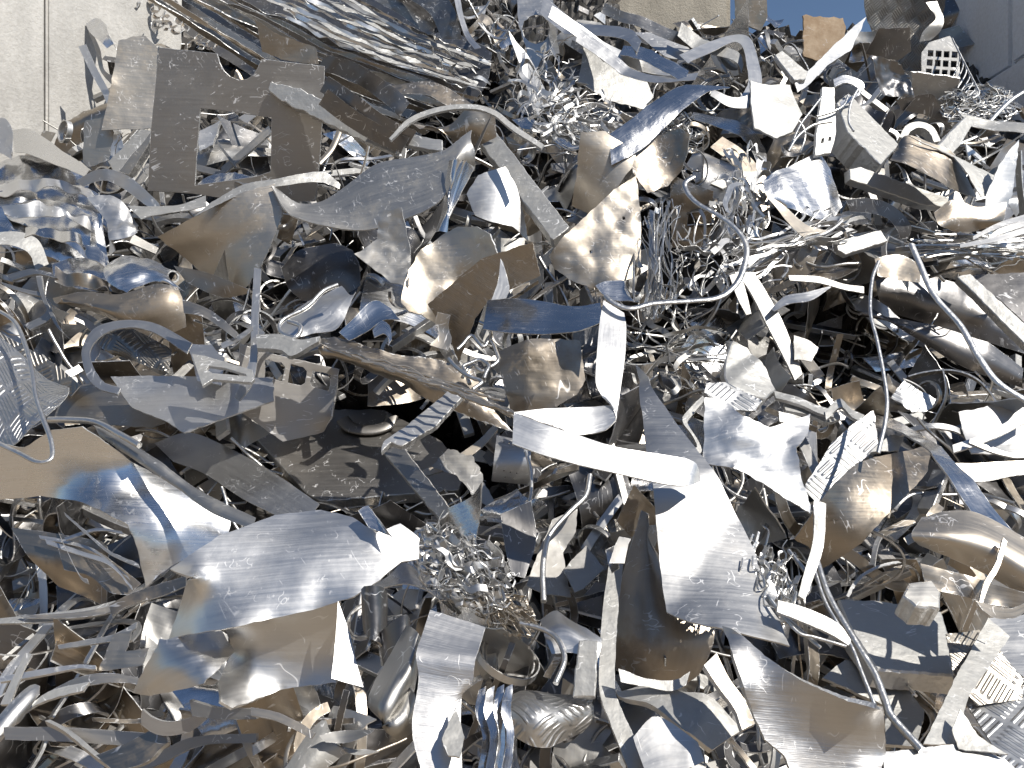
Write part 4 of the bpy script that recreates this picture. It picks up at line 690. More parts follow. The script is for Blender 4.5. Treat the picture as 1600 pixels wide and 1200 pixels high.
for k, (p, lb) in enumerate((('1276,876 1296,934 1338,1006 1366,1052 1384,1098 1392,1118 1440,1172', 'long kinked rod falling from the twisted strip to the bottom right'), ('1272,888 1290,942 1330,1010 1346,1050 1368,1106', 'thinner rod lying along the long kinked rod'), ('1232,860 1262,900 1262,925 1240,934 1226,906 1204,890', 'looped bright wire left of the twisted strip'), ('1200,930 1222,960 1240,976 1282,1012', 'thin wire crossing below the twisted strip'), ('1204,936 1230,970 1250,990 1270,995 1322,1010', 'thin low wire just over the rim of the big curved sheet'))):
    wire('bent_rod', lb, 'rod', 'the long kinked rod' if k == 0 else None, p, r=(.009, .005, .006, .005, .004)[k], h=.36)
patch('metal_strip', 'twisted pale strip standing between the gold-brown sheet and the big slab', 'metal strip', 'the twisted strip', ['1272,782 1272,840 1258,890 1246,932', '1290,788 1288,850 1270,905 1256,938'], h=.38, pitch=30, mat='slab', th=.01, amp=.002)
patch('metal_strip', 'flat strip ending behind the big slab left corner', 'metal strip', None, ['1216,938 1260,950 1310,974 1330,1000', '1214,956 1255,972 1300,992 1326,1008'], h=.2, pitch=25, mat='dull', th=.012, amp=0)
# lower left
patch('blue_strip', 'wide flat sheet with a soft blue sheen crossing behind the big bright sheet', 'scrap sheet', 'the wide blue-sheen sheet', ['240,690 290,674 340,690 420,734 500,790', '270,720 320,740 380,780 430,806 470,830'], h=-.02, pitch=46, yaw=-5, mat='satin', amp=.002)
sheet('tan_sheet', 'tan flat sheet with a pointed end left of the wide blue-sheen sheet', 'scrap sheet', None, '98,606 150,590 262,664 240,672 130,662 84,650', h=.02, pitch=30, mat='tan')
patch('dark_sheet', 'dark tread sheet in shade behind the left tread plate', 'scrap sheet', None, ['0,520 50,548 90,572 128,604', '0,545 40,575 80,600 112,620'], h=.05, pitch=20, mat='treaddk')
patch('tread_sheet', 'dark crinkled tread sheet under the hooked band', 'tread plate', 'the dark tread sheet', ['150,520 180,508 220,520 268,545', '160,545,.03 190,540,.05 225,550,.03 266,560', '190,555 215,566 240,575 262,580'], h=.05, pitch=25, mat='treaddk', amp=.012)
sheet('blue_plate', 'blue pointed flat plate under the clip frame', 'scrap plate', 'the blue pointed plate', '172,588 240,586 426,590 428,626 370,650 290,682 264,662 205,636', h=.16, pitch=44, yaw=-3, mat='satin', amp=.003, th=.005)
patch('metal_strip', 'bent hooked band curving left above the blue pointed plate', 'metal strip', 'the hooked band', ['300,536,.0 250,508 215,500 178,502 146,514 128,546 134,584 152,606 184,616', '292,552 246,522 214,512 182,514 156,526 140,550 148,578 164,598 188,606'], h=.28, pitch=42, mat='satin', th=.006, amp=0)
sheet('bent_plate', 'small bright folded plate behind the clip frame', 'scrap plate', None, '292,536 330,538 350,560 346,600 308,596 300,560', h=.22, pitch=44, mat='bright', amp=.004)
patch('vertical_strip', 'narrow vertical strip hanging down to a point over the clip frame', 'metal strip', 'the narrow vertical strip', ['397,418 392,500 390,560 376,600 366,620', '408,420 404,500 402,560 394,600 374,626'], h=.32, pitch=38, mat='satin', th=.006, amp=0)
sheet('clip_frame', 'pale rectangular clip frame with a long slot', 'metal frame', 'the clip frame', '300,553 320,556 394,578 397,592 392,597 332,592 316,602 312,590', h=.36, pitch=46, mat='slab', th=.012, amp=0, rag=.3, cham=.001, holes=['326,571 350,574 384,584 386,588 332,583 322,577'])
patch('metal_strip', 'dark bent strip sloping down left under the vertical strip', 'metal strip', None, ['345,538 370,524 394,508', '348,546 372,532 396,516'], h=.2, pitch=45, mat='satin')
patch('crumpled_sheet', 'blue and white crumpled tray with a looped bright rim above the three-window tray', 'scrap sheet', 'the rimmed crumple', ['432,508 468,478 500,462 534,446', '440,525,.03 480,505,.04 520,480,.03 548,462', '452,530 490,520 528,510 556,456'], h=.22, pitch=52, mat='bright', amp=.012, freq=9)
wire('looped_wire', 'white looped rim wire along the rimmed crumple', 'wire', None, '528,445 505,455 480,480 440,502 438,518 462,528 470,510 450,502', r=.008, h=.34)
patch('pale_strip', 'pale cracked flat bar under the rimmed crumple', 'metal bar', None, ['400,522 440,522 470,530 500,524', '402,545 440,548 455,556 498,532'], h=.16, pitch=40, mat='slab', th=.02, amp=.003)
patch('tan_strip', 'tan curved strip left of the narrow vertical strip', 'metal strip', None, ['285,468 320,480 350,500 372,520', '288,490 318,496 342,510 365,526'], h=.14, pitch=30, mat='tan')
for k, a in enumerate(('0,440 40,452 68,460 74,490 40,510', '55,420 60,450 72,480 90,500', '10,430 48,420 80,426', '72,478 88,510 110,530')):
    A = parse(a); patch('metal_strip', ('dark strip joining a knot of strips at the left edge', 'upright strip in the knot of strips at the left edge', 'pale strip end above the knot of strips at the left edge', 'hanging curved strip below the knot of strips at the left edge')[k], 'metal strip', 'the left strip knot' if k == 0 else None, [a, ' '.join('%.0f,%.0f' % (x+9, y+8) for x, y, _ in A)], h=.12, pitch=30, mat='dull', th=.012, amp=0)
patch('tread_plate', 'bright tread plate with blue sheen at the left edge', 'tread plate', 'the left tread plate', ['-10,520 35,552 72,590 112,614', '-10,600,.03 30,620,.04 66,640,.03 110,622', '-10,690 20,694 50,668 96,640'], h=.28, pitch=46, yaw=2, mat='tread', amp=.006)
sheet('mirror_sheet', 'large mirror-like sheet with cream and blue reflections at the left edge', 'scrap sheet', 'the big mirror sheet', '-12,690,.03 40,700,.05 82,672,.09 130,666,.12 165,690,.10 210,725,.04 300,770,.0 360,815,-.03 357,835,-.02 265,885,.0 225,915,.02 215,860,.07 200,820,.12 165,800,.14 125,782,.09 60,776,.0 -12,782,-.05', h=.18, pitch=14, yaw=4, mat='mirror', amp=.004, freq=3)
patch('rolled_edge', 'dark rolled tube-like edge along the top of the big mirror sheet', 'pipe', None, ['140,664 200,695 260,730 330,772 400,806', '150,668,.04 206,704,.05 262,742,.05 328,786,.05 396,816,.03', '160,680 212,716 264,756 326,800 390,826'], h=.3, pitch=40, mat='dull', amp=.003)
wire('bent_rod', 'thin bent strip hanging down over the left tread plate', 'rod', 'the left bent rod', '-8,482 22,502 40,540 50,580 56,620 68,656 80,690 80,716 60,722 30,708 -8,690', r=.007, h=.4, flat=.6)
wire('thin_edge', 'thin shiny rod along the upper edge of the big mirror sheet', 'rod', None, '76,656 110,656 150,660 190,680 218,696', r=.01, h=.36)
patch('dark_sheet', 'dark brown triangular sheet under the big mirror sheet', 'scrap sheet', 'the dark brown sheet', ['20,826 60,830 110,838 160,846', '45,870,.05 80,880,.06 120,876,.05 170,860', '90,918 120,930 145,940 165,950'], h=.12, pitch=5, mat='brown')
patch('dark_sheet', 'brown sheet with layered strips across it below the big mirror sheet', 'scrap sheet', None, ['90,850 140,855 180,880 220,912', '100,890 140,900 170,925 200,930'], h=.1, pitch=20, mat='brown')
for k, a in enumerate(('60,836 110,845 150,860 200,900', '70,842 130,862 170,876 205,915', '100,840 150,825 190,830', '92,832 104,860 125,900 136,905', '100,800 140,835 170,860 215,880')):
    A = parse(a); patch('metal_strip', ('upper long strip on the dark brown sheet', 'lower long strip on the dark brown sheet', 'thin bright arc under the big mirror sheet', 'tan strip with a square end on the dark brown sheet', 'bundle strip under the edge of the big mirror sheet')[k], 'metal strip', None, [a, ' '.join('%.0f,%.0f' % (x+3, y+(6, 8, 4, 7, 7)[k]) for x, y, _ in A)], h=.2, pitch=35, mat=('satin', 'satin', 'bright', 'tan', 'dull')[k], th=.006, amp=0)
for k, (a, b) in enumerate((('0,968 60,960 130,950 180,938', '0,976 60,972 130,964 190,950'), ('30,962 110,958 165,948 230,920', '40,966 110,966 168,958 240,932'), ('170,945 200,930 250,912 290,900', '175,962 205,945 255,930 290,915'), ('90,1008 140,998 180,990 215,972', '92,1014 145,1006 185,998 212,982'), ('0,1058 60,1046 120,1038 150,1040', '0,1066 60,1056 120,1044 150,1046'), ('76,1080 120,1060 170,1052 230,1062', '60,1100 120,1076 180,1066 230,1070'), ('30,1130 60,1090 90,1075 140,1066', '10,1140 50,1104 84,1090 130,1080'), ('0,1100 25,1050 40,1020', '15,1100 36,1050 50,1022'))):
    patch('long_strip', ('topmost pale strip from the left edge, lower left', 'second long strip reaching the big bright sheet, lower left', 'ribbed bent strip tucked under the big bright sheet', 'thin grey strip below the ribbed bent strip', 'thin bright rod-like strip at the left edge, lower left', 'wide tan strip sweeping left from the lower fold', 'pale strip curving down to the bottom left', 'slanting white strip at the left edge, lower left')[k], 'metal strip', (None, None, 'the ribbed strip', None, None, 'the tan sweeping strip', None, None)[k], [a, b], h=.16+.02*k, pitch=(42, 30, 25, 30, 45, 25, 40, 45)[k], mat=('slab', 'tan', 'brown', 'dull', 'bright', 'tan', 'slab', 'slab')[k], th=.008, amp=.002)
sheet('tan_plate', 'flat tan bent plate left of the lower fold', 'scrap plate', None, '178,990 206,986 196,1018 232,1012 222,1040 152,1050', h=.2, pitch=15, mat='tan')
patch('white_tube', 'smooth white sheet roll at the bottom left edge', 'sheet roll', None, ['-10,1130 20,1096 50,1070 62,1072', '-10,1150,.06 26,1116,.08 52,1086,.05 62,1078', '0,1160 30,1126 54,1096 62,1084'], h=.26, pitch=40, mat='satin', amp=.001)
for k, (a, b, lb, mt) in enumerate((('5,1136 80,1136 150,1140 232,1146', '8,1156 80,1158 150,1162 225,1168', 'long dark flat bar along the bottom left', 'grey'), ('70,1126 100,1142 140,1175 180,1205', '78,1124 112,1142 152,1175 190,1205', 'pale narrow bar falling to the bottom edge, bottom left', 'slab'), ('190,1205 240,1180 300,1152 400,1146', '200,1215 250,1194 310,1166 400,1160', 'dark ribbon sweeping along the bottom edge, left', 'dull'), ('150,1180 200,1160 240,1140 260,1150', '180,1206 230,1190 250,1170 262,1160', 'brown plate lying at the bottom left under the dark bar', 'brown'))):
    patch('flat_bar', lb, 'metal bar', (('the dark bottom bar'), None, 'the dark bottom ribbon', None)[k], [a, b], h=.1+.04*k, pitch=(10, 45, 10, 20)[k], mat=mt, th=.02, amp=0)
patch('ring_band', 'dark curved ring band in shade under the lower fold', 'metal strip', 'the dark ring band', ['222,1108 236,1120 262,1128 300,1120 320,1108', '220,1132 240,1146 266,1150 300,1142 322,1124'], h=.06, pitch=0, mat='grey', th=.008, amp=0)
patch('grey_bar', 'grey flat bar under the lower fold bottom edge', 'metal bar', None, ['296,1094 340,1106 400,1108', '300,1118 340,1124 400,1124'], h=.1, pitch=5, mat='dull', th=.02, amp=0)
patch('blue_sheet', 'blue-white folded flap emerging under the right end of the big bright sheet', 'scrap sheet', 'the blue flap', ['578,912 608,896 632,876 664,900 722,958', '588,918,.02 630,912,.04 664,924,.03 690,944 716,962'], h=.2, pitch=52, yaw=4, mat='mirror', amp=.003)
sheet('lower_fold', 'lower curved fold of tan-silver sheet under the big bright sheet', 'scrap sheet', 'the lower fold', '352,985,.05 420,965 480,950 530,938 526,1000 522,1066 440,1077 385,1102,.03 360,1108,.06 345,1095,.08 342,1065,.05 352,1040,.0 363,1018,-.03', h=.22, pitch=2, yaw=-6, mat='satin', amp=.004, th=.006, bend=(85, -.05))
patch('metal_sheet', 'narrow bright flap right of the lower fold', 'scrap sheet', None, ['528,940 524,1000 518,1060', '548,994 556,1030 568,1074'], h=.24, pitch=25, yaw=20, mat='satin', amp=.002)
sheet('bright_curl', 'bright sun-glinting curl at the left end of the lower fold', 'scrap sheet', 'the bright curl', '247,999 300,988 348,984,.02 366,1018,.04 340,1045,.03 315,1066,.02 290,1076 240,1086,-.04 210,1080,-.06 224,1045,-.03', h=.3, yaw=14, pitch=32, mat='bright', amp=.008, freq=6, bend=(40, .05))
sheet('big_sheet', 'big bright smooth sheet with soft sun streaks, lower left of centre', 'scrap sheet', 'the big bright sheet', '263,885,-.03 340,838,-.04 430,800,-.05 500,789,-.05 550,805,-.02 588,832,.02 628,814 656,838 655,872 628,877,.01 592,902,.03 550,930,.03 500,950,.0 430,966 365,978,.02 300,988,-.02 250,998,-.10 268,952,-.10 286,910,-.06 302,902,.03', h=.3, yaw=13, pitch=24, mat='bright', bend=(75, .05), amp=0.007, freq=3.2, th=.005)
patch('small_tip', 'small bright torn tip above the right end of the big bright sheet', 'scrap sheet', None, ['560,800 575,792 590,812 600,830', '575,822 590,828 605,834 612,840'], h=.24, pitch=45, mat='foil')
patch('curl_channel', 'dark S-shaped curled sheet standing below the blue flap', 'scrap sheet', 'the dark S-curl', ['570,920,.0 578,914,.06 600,925,.02 592,990,.0 600,985,.05 632,960,.08 636,975,.06 612,1020,.03 582,1080,.0', '574,985,.0 584,1000,.05 600,1020,.02 600,1040,.0 606,1040,.05 634,1010,.08 640,1010,.06 622,1060,.03 590,1110,.0'], ds=1, h=.14, pitch=12, mat='dark', th=.006, amp=.001)
patch('curl_channel', 'dark trough-shaped curl with a bright U rim below the S-curl', 'scrap sheet', 'the dark U-curl', ['636,976 612,1020 580,1080 578,1106 600,1118 622,1094 634,1058', '655,990,.05 640,1050,.08 605,1100,.1 596,1120,.1 606,1136,.1 628,1120,.08 642,1080,.05', '660,1000 650,1070 640,1110 612,1152 616,1156 640,1140 644,1120'], ds=1, h=.24, pitch=20, mat='dull', th=.006, amp=.001)
patch('folded_plate', 'sheet folded square over an edge with a bright brushed top, bottom centre', 'scrap plate', 'the folded square sheet', ['672,954 714,968 758,984', '660,990,.03 705,1005,.03 750,1010,.03', '650,1022,.05 698,1030,.05 742,1034,.05', '654,1060,.01 690,1066,.01 738,1066,.01', '644,1140,-.03 690,1140,-.03 722,1090,-.03', '660,1212,-.05 700,1212,-.05 722,1205,-.05'], h=.26, pitch=36, yaw=4, mat='brushed', amp=.001, th=.005)
sheet('white_tab', 'dull white tab of sheet beside the folded square sheet, bottom centre', 'scrap sheet', None, '690,1155 712,1104 726,1150 718,1182 700,1180', h=.3, pitch=40, mat='slab')
patch('peaked_sheet', 'pale peaked sheet folded to a spike at the bottom edge', 'scrap sheet', 'the peaked sheet', ['450,1205 478,1160 506,1126 514,1150', '470,1212,.04 495,1180,.06 508,1156,.06 540,1168', '490,1215 520,1195 540,1180 592,1172'], h=.22, pitch=30, mat='slab', amp=.006)
patch('grey_ribbon', 'brownish flat ribbon crossing toward the peaked sheet', 'metal strip', 'the brown ribbon', ['392,1105 430,1112 470,1130 492,1145', '392,1118 430,1126 465,1142 486,1154'], h=.18, pitch=25, mat='tan', th=.008, amp=0)
patch('dull_sheet', 'dull lens-shaped sheet piece right of the peaked sheet', 'scrap sheet', None, ['500,1150 530,1142 586,1140', '510,1160 545,1160 580,1146'], h=.14, pitch=15, mat='dull')
# the zigzag strip and the hoop at the centre come last: nothing lies over them
patch('zigzag_strip', 'wide bright strip hanging vertically then folded back in a zigzag at the centre', 'metal strip', 'the zigzag strip',
      ['944,466,.0 937,505,.0 932,560,.01 931,600,.02 940,618,.02 957,631,.01', '976,486,.0 979,510,.0 976,560,.01 970,605,.02 966,632,.02 962,656,.02'],
      ds=1, h=.42, yaw=8, pitch=38, mat='bright', amp=.0015, th=.005,
      more=[['957,631,.01 930,634,.0 900,636,.0 850,639,.02 803,645,.06', '962,656,.02 946,671,.01 915,678,.0 860,684,.02 801,695,.06'],
            ['803,645,.06 850,664,.08 905,681,.09 962,698,.10 1040,710,.09 1086,722,.06 1096,748,.02', '801,695,.06 850,712,.08 920,730,.09 1000,746,.10 1050,756,.09 1080,757,.07 1096,752,.02']])
wire('hoop_rod', 'flat bright rod sweeping in a big hoop right of the bolt-hole sheet', 'rod', 'the big hoop', '946,462 960,474 985,482 1020,474 1080,470 1124,464 1150,444 1163,415 1166,384 1150,358 1122,336 1090,318 1073,300 1070,286 1084,276', r=.0105, h=.42, flat=.5)

# ------------------------------------------------------------------ clumps: wire wool, turnings
def clump(name, label, key, cx, cy, rx, ry, n, r, h, depth=.05, curl=1.0, mat='wire', ang=0, seed=0, ln=7, dirn=None, rib=.4):
    g = random.Random(seed); md = MD(); k = 0; ca, sa = math.cos(R(ang)), math.sin(R(ang))
    sc_ = heap_t(cy, 0)/F; pp = []
    for _ in range(n):
        a = g.uniform(0, 6.28); q = abs(g.gauss(0, .68)); x, y = q*math.cos(a), q*math.sin(a); dx = g.uniform(0, 6.28) if dirn is None else R(dirn-ang)+g.gauss(0, .35)+(math.pi if g.random() < .5 else 0); dpt = g.uniform(-1, 1)*depth*max(.2, 1-q*.6); P = []
        for s in range(ln):
            P.append([cx+(x*rx)*ca-(y*ry)*sa, cy+(x*rx)*sa+(y*ry)*ca, dpt]); dx += g.uniform(-1.5, 1.5)*curl
            x += math.cos(dx)*.28; y += math.sin(dx)*.28; dpt += g.uniform(-.4, .4)*depth
            if x*x+y*y > 2.2: x *= .8; y *= .8
        c = cr(np.array(P), ln*4); P3, t = place(c[:, 0], c[:, 1], c[:, 2], (cx, cy), h, 0, 45)
        if g.random() < rib:                           # flat curly turning
            wv = unit(np.array([g.uniform(-1, 1), g.uniform(-1, 1), g.uniform(-1, 1)]))*r*g.choice((1, 1.5, 2.5, 4.5)); grid_mesh(md, np.stack([P3-wv, P3+wv], 1), .0012, face=False)
        else: tube_md(md, P3, r*g.choice((.5, .8, 1, 1.7)), 5)
        pp.append(np.stack([c[:, 0], c[:, 1], t], -1))
    pp = np.concatenate(pp); zput(pp[:, 0], pp[:, 1], pp[:, 2]); o = link(name, md, [mat, 'edge'])
    finish(o, label, 'wire tangle', key, pp[:, 0], pp[:, 1], None, None); return o
clump('wire_wool', 'dense ball of pale wire wool right of the big bright sheet', 'the wire wool', 722, 888, 64, 40, 170, .0021, .32, ang=35, seed=1, rib=.85, mat='satin')
clump('wire_wool', 'loose tail of wire wool and splinters running down right from the ball', 'the wire wool tail', 776, 942, 52, 26, 120, .0018, .26, ang=40, seed=2, curl=.5, rib=.6, dirn=35, mat='tan')
clump('wire_tangle', 'sheaf of grey wires hanging behind the big hoop', 'the wire sheaf', 1030, 405, 30, 66, 60, .0028, .2, ang=10, seed=3, curl=.3, dirn=75, rib=.5)
clump('wire_tangle', 'bright tangle of wires and turnings inside the right side of the big hoop', 'the hoop tangle', 1112, 395, 42, 52, 34, .0034, .16, seed=4, curl=.6, dirn=-35, rib=.85, mat='satin')
clump('wire_tangle', 'bright tangle of curls above the short pale bar', 'the right curls', 1230, 385, 76, 36, 50, .0034, .14, ang=-20, seed=5, curl=.5, dirn=-18, rib=.85, mat='satin')
clump('wire_tangle', 'silver tangle at the left of the wavy silver sheet', 'the silver curls', 1160, 300, 34, 56, 36, .0036, .14, seed=6, curl=.7, dirn=60, rib=.9)
clump('turnings', 'bunch of loose turnings right of the mirror fin tip', 'the loose turnings', 1200, 905, 34, 60, 60, .003, .36, seed=7, curl=1.2)
clump('wire_tangle', 'dark blue heap of small chips and wires in the shade right of the zigzag strip', 'the shaded chips', 1050, 545, 66, 46, 46, .003, .0, seed=8, curl=.5, rib=.9, mat='dull')
clump('wire_tangle', 'tangle of curls right of the pressed bale end', 'the curls by the bale', 845, 150, 40, 56, 40, .0034, .1, seed=9, curl=.8, rib=.9, dirn=80, mat='satin')
clump('wire_tangle', 'bright curls under the feather-shaped piece', 'the curls by the feather', 900, 185, 50, 34, 80, .0028, .12, seed=10, curl=.6, rib=.8, dirn=30, mat='satin')
clump('wire_tangle', 'curly fringe of shreds under the tip of the feather-shaped piece', 'the curly fringe', 1050, 210, 34, 26, 80, .0025, .2, seed=11, curl=1.3)
clump('wire_tangle', 'crushed wire mesh lying against the right wall below the grille', 'the crushed mesh', 1530, 165, 46, 24, 120, .0025, .06, seed=12, curl=.9)
clump('wire_tangle', 'thin strips bundled below the brown curled sheet at right', 'the right strip bundle', 1530, 385, 80, 22, 90, .003, .08, seed=13, curl=.25, rib=.7, dirn=-8)

# ------------------------------------------------------------------ small scrap that fills the heap between the pieces above
SMALL = []
fz = zbuf.copy()
PITS = ((600, 690, 190, 90, .5), (1400, 530, 220, 95, .5), (480, 420, 80, 50, .25), (900, 840, 70, 90, .2), (60, 890, 80, 45, .25), (600, 1090, 70, 110, .2), (1060, 500, 90, 60, .2), (1110, 1020, 50, 60, .2), (1480, 960, 60, 30, .25), (850, 600, 80, 80, .2))
def pit_depth(px, py):
    v = 0*np.asarray(px, float)
    for a, b, c, d, e in PITS: v = np.maximum(v, e*np.clip(1.35-((px-a)/c)**2-((py-b)/d)**2, 0, 1))
    return v
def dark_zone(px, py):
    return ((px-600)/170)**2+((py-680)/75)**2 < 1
FK = {  # kind: (name, category, count)
 'strip': ('metal_strip', 'metal strip', 430), 'sheet': ('metal_sheet', 'scrap sheet', 400), 'chip': ('metal_chip', 'scrap chip', 170),
 'bar': ('metal_bar', 'metal bar', 170), 'rod': ('bent_wire', 'wire', 290)}
def basis(n):
    a = unit(np.cross(n, [.3, .2, 1.])); return a, np.cross(n, a)
def spot(kind):
    while True:
        px, py = rng.uniform(-20, 1620), rng.uniform(-15, 1215)
        if px < 175 and py < 215-px*.1: continue                      # left wall
        if px < 240 and py < 30: continue
        if px > 1475 and py < 150+max(0, (px-1560)*.4): continue               # right wall
        if 960 < px < 1160 and py < 50: continue                  # back wall
        if 190 < px < 790 and (px-190)*.36-25 < py+30 and py < 30+(px-190)*.4 and py < 220: continue       # the pressed bale
        if 1248 < px < 1352 and py < 42: continue
        if px > 1150 and py < 12: continue                                     # skyline
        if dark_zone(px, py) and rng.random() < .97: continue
        if ((px-1400)/190)**2+((py-530)/85)**2 < 1 and rng.random() < .5: continue
        return px, py
def make_small(kind):
    px, py = spot(kind); h = rng.choice((rng.uniform(-.38, -.1), rng.uniform(-.22, .0)))+(.09 if kind == 'strip' else 0)
    h -= float(pit_depth(px, py))
    c = CAM+ray(px, py)*heap_t(py, h)
    sc_ = heap_t(py, 0)/3.0
    yaw, pit = rng.gauss(0, 38), rng.gauss(38, 30)
    if kind in ('bar',): pit = rng.gauss(45, 16)
    n = normal(yaw, pit); a, b = basis(n); th = rng.uniform(0, 6.28); a, b = a*math.cos(th)+b*math.sin(th), b*math.cos(th)-a*math.sin(th)
    d = {}
    if kind == 'strip':
        L, W = rng.choice((rng.uniform(.12, .4), rng.uniform(.4, .95))), rng.uniform(.007, .036); k = 40; s = np.linspace(-.5, .5, k)*L; cu = rng.choice((rng.gauss(0, 2), rng.gauss(0, 7))); ang = cu*s*1.6+rng.uniform(-.6, .6)*np.sin(s*rng.uniform(8, 18)); st = L/k
        x = np.cumsum(np.cos(ang))*st; z = np.cumsum(np.sin(ang))*st; x -= x.mean(); z -= z.mean(); tw = rng.gauss(0, .9)*s/L; plane = rng.random() < .35
        q = np.stack([np.cos(tw), np.sin(tw)], -1)*W*.5; pts = []
        for sg in (-1, 0, 1):
            if plane: pts.append(c+a*x[:, None]+b*(z+sg*W*.5*np.cos(ang))[:, None]-a*(sg*W*.5*np.sin(ang))[:, None]*.9)
            else: pts.append(c+a*x[:, None]+n*(z+sg*q[:, 1])[:, None]+b*(sg*q[:, 0])[:, None])
        d.update(G=np.stack(pts, 1), th=rng.uniform(.003, .009), amp=.002, size=L, curl=abs(cu) > 4)
    elif kind == 'sheet':
        L, W = rng.choice((rng.uniform(.10, .3), rng.uniform(.25, .55))), rng.uniform(.07, .26); k, m = 20, 14; u, v = np.meshgrid(np.linspace(-.5, .5, k), np.linspace(-.5, .5, m), indexing='ij')
        sk, tp = rng.uniform(-.5, .5), rng.uniform(-.35, .35); cu = rng.gauss(0, 3.2); e = rng.uniform(0, 1.5)
        X, Y = u*L*(1+tp*v)+sk*v*W, v*W*(1+tp*.7*u); t = X*math.cos(e)+Y*math.sin(e); Z = np.where(rng.random() < .5, cu*t*t, .04*np.sin(t*rng.uniform(14, 30)))
        if rng.random() < .3: Z = Z+np.maximum(0, t-.02)*rng.choice((-1.6, 1.6))       # a folded flap
        d.update(G=c+a*X[..., None]+b*Y[..., None]+n*Z[..., None], th=rng.uniform(.002, .005), amp=rng.choice((.004, .009, .015)), size=max(L, W), curl=abs(cu) > 3)
    elif kind == 'chip':
        L, W = rng.uniform(.05, .19), rng.uniform(.03, .12); k, m = 7, 6; u, v = np.meshgrid(np.linspace(-.5, .5, k), np.linspace(-.5, .5, m), indexing='ij')
        tp, sk = rng.uniform(-.9, .9), rng.uniform(-.6, .6); X, Y = u*L+sk*v*W, v*W*(1+tp*u)
        d.update(G=c+a*X[..., None]+b*Y[..., None]+n*(0*X)[..., None], th=rng.uniform(.006, .02), amp=.001, size=max(L, W), curl=False, cham=.0015)
    elif kind == 'bar':
        L, W = rng.uniform(.16, .5), rng.uniform(.018, .05); k = 12; u, v = np.meshgrid(np.linspace(-.5, .5, k)*L, np.linspace(-.5, .5, 3)*W, indexing='ij'); cu = rng.choice((0, 0, rng.gauss(0, 1)))
        d.update(G=c+a*u[..., None]+b*v[..., None]+n*(cu*u*u)[..., None], th=rng.uniform(.012, .04), amp=0, size=L, curl=False, cham=.002)
    else:
        L = rng.uniform(.2, .7); k = 40; P = [np.zeros(3)]; dr = rng.uniform(0, 6.28); w_ = rng.gauss(0, 5); ph = rng.uniform(0, 9)
        for i in range(k): dr += (w_+9*noise.noise(Vector((i*.12, ph, 0))))*L/k; P.append(P[-1]+(a*math.cos(dr)+b*math.sin(dr)+n*.5*noise.noise(Vector((i*.09, ph, 5))))*L/k)
        P = np.array(P); P += c-P.mean(0); d.update(G=P[:, None], r=rng.uniform(.0025, .0075), size=L, curl=abs(w_) > 4, flat=rng.choice((1, .5)))
    d.update(kind=kind, px=px, py=py)
    return d
def dense(G, f=3):
    if G.shape[1] == 1: return G.reshape(-1, 3)
    out = []
    for s in np.linspace(0, 1, f, endpoint=False):
        H = G[:-1]*(1-s)+G[1:]*s
        for t in np.linspace(0, 1, f, endpoint=False): out.append((H[:, :-1]*(1-t)+H[:, 1:]*t).reshape(-1, 3))
    return np.concatenate(out)
owner = -np.ones((ZH, ZW), int)
for kind, (nm, cat, cnt) in sorted(FK.items(), key=lambda k: ('sheet', 'chip', 'bar', 'strip', 'rod').index(k[0])):
    made = 0; tries = 0
    while made < cnt and tries < cnt*5:
        tries += 1; d = make_small(kind); D = dense(d['G']); ok = True
        for _ in range(12):                            # sink it until it hides none of the traced pieces
            x, y, t = proj(D); z = zget(x, y); bad = t > z-.0
            if np.mean((t < z+.015) & (z < 40)) < .018: break
            D = D+np.array([0, .05, -.05]); d['G'] = d['G']+np.array([0, .05, -.05])
        else: ok = False
        vis = np.mean(t < zget(x, y, fz)-.002)
        if not ok or vis < (.35 if kind == 'strip' else .12): continue
        made += 1; d['D'] = D; SMALL.append(d); zput(x, y, t, fz)
own_t = zbuf.copy()
for i, d in enumerate(SMALL):
    x, y, t = proj(d['D']); ii, jj, ok = cells(x, y); ii, jj, t, x, y = ii[ok], jj[ok], t[ok], x[ok], y[ok]
    fr = (x > 0) & (x < 1600) & (y > 0) & (y < 1200); ii, jj, t = ii[fr], jj[fr], t[fr]
    w_ = t < own_t[ii, jj]; own_t[ii[w_], jj[w_]] = t[w_]; owner[ii[w_], jj[w_]] = i
ids, cnts = np.unique(owner[owner >= 0], return_counts=True)
keep = [(int(i), int(c)) for i, c in zip(ids, cnts) if c >= 4]
MATW = {'strip': ['bright']*3+['satin']*3+['slab']*1+['dull']*4+['tan']*2+['brown']*5+['dark']*5, 'sheet': ['satin']*2+['bright']*1+['foil']*2+['brown']*8+['tan']*2+['dull']*3+['dark']*9+['mirror']*2+['treaddk'],  # weighted to dark and brown, putting the shade of the gaps into the colour
        'chip': ['dull']*3+['satin']*2+['brown', 'dark', 'tan']*3, 'bar': ['slab']+['dull']*3+['satin', 'tan', 'grey', 'grey', 'dark', 'dark'], 'rod': ['wire']*3+['tan', 'dull', 'satin']}
LOOK = {'bright': 'bright', 'satin': 'satin grey', 'slab': 'pale white', 'dull': 'dull grey', 'tan': 'tan', 'brown': 'brown stained', 'mirror': 'shiny', 'foil': 'thin silver', 'dark': 'dark', 'treaddk': 'patterned', 'wire': 'silver', 'grey': 'grey'}
recs = []
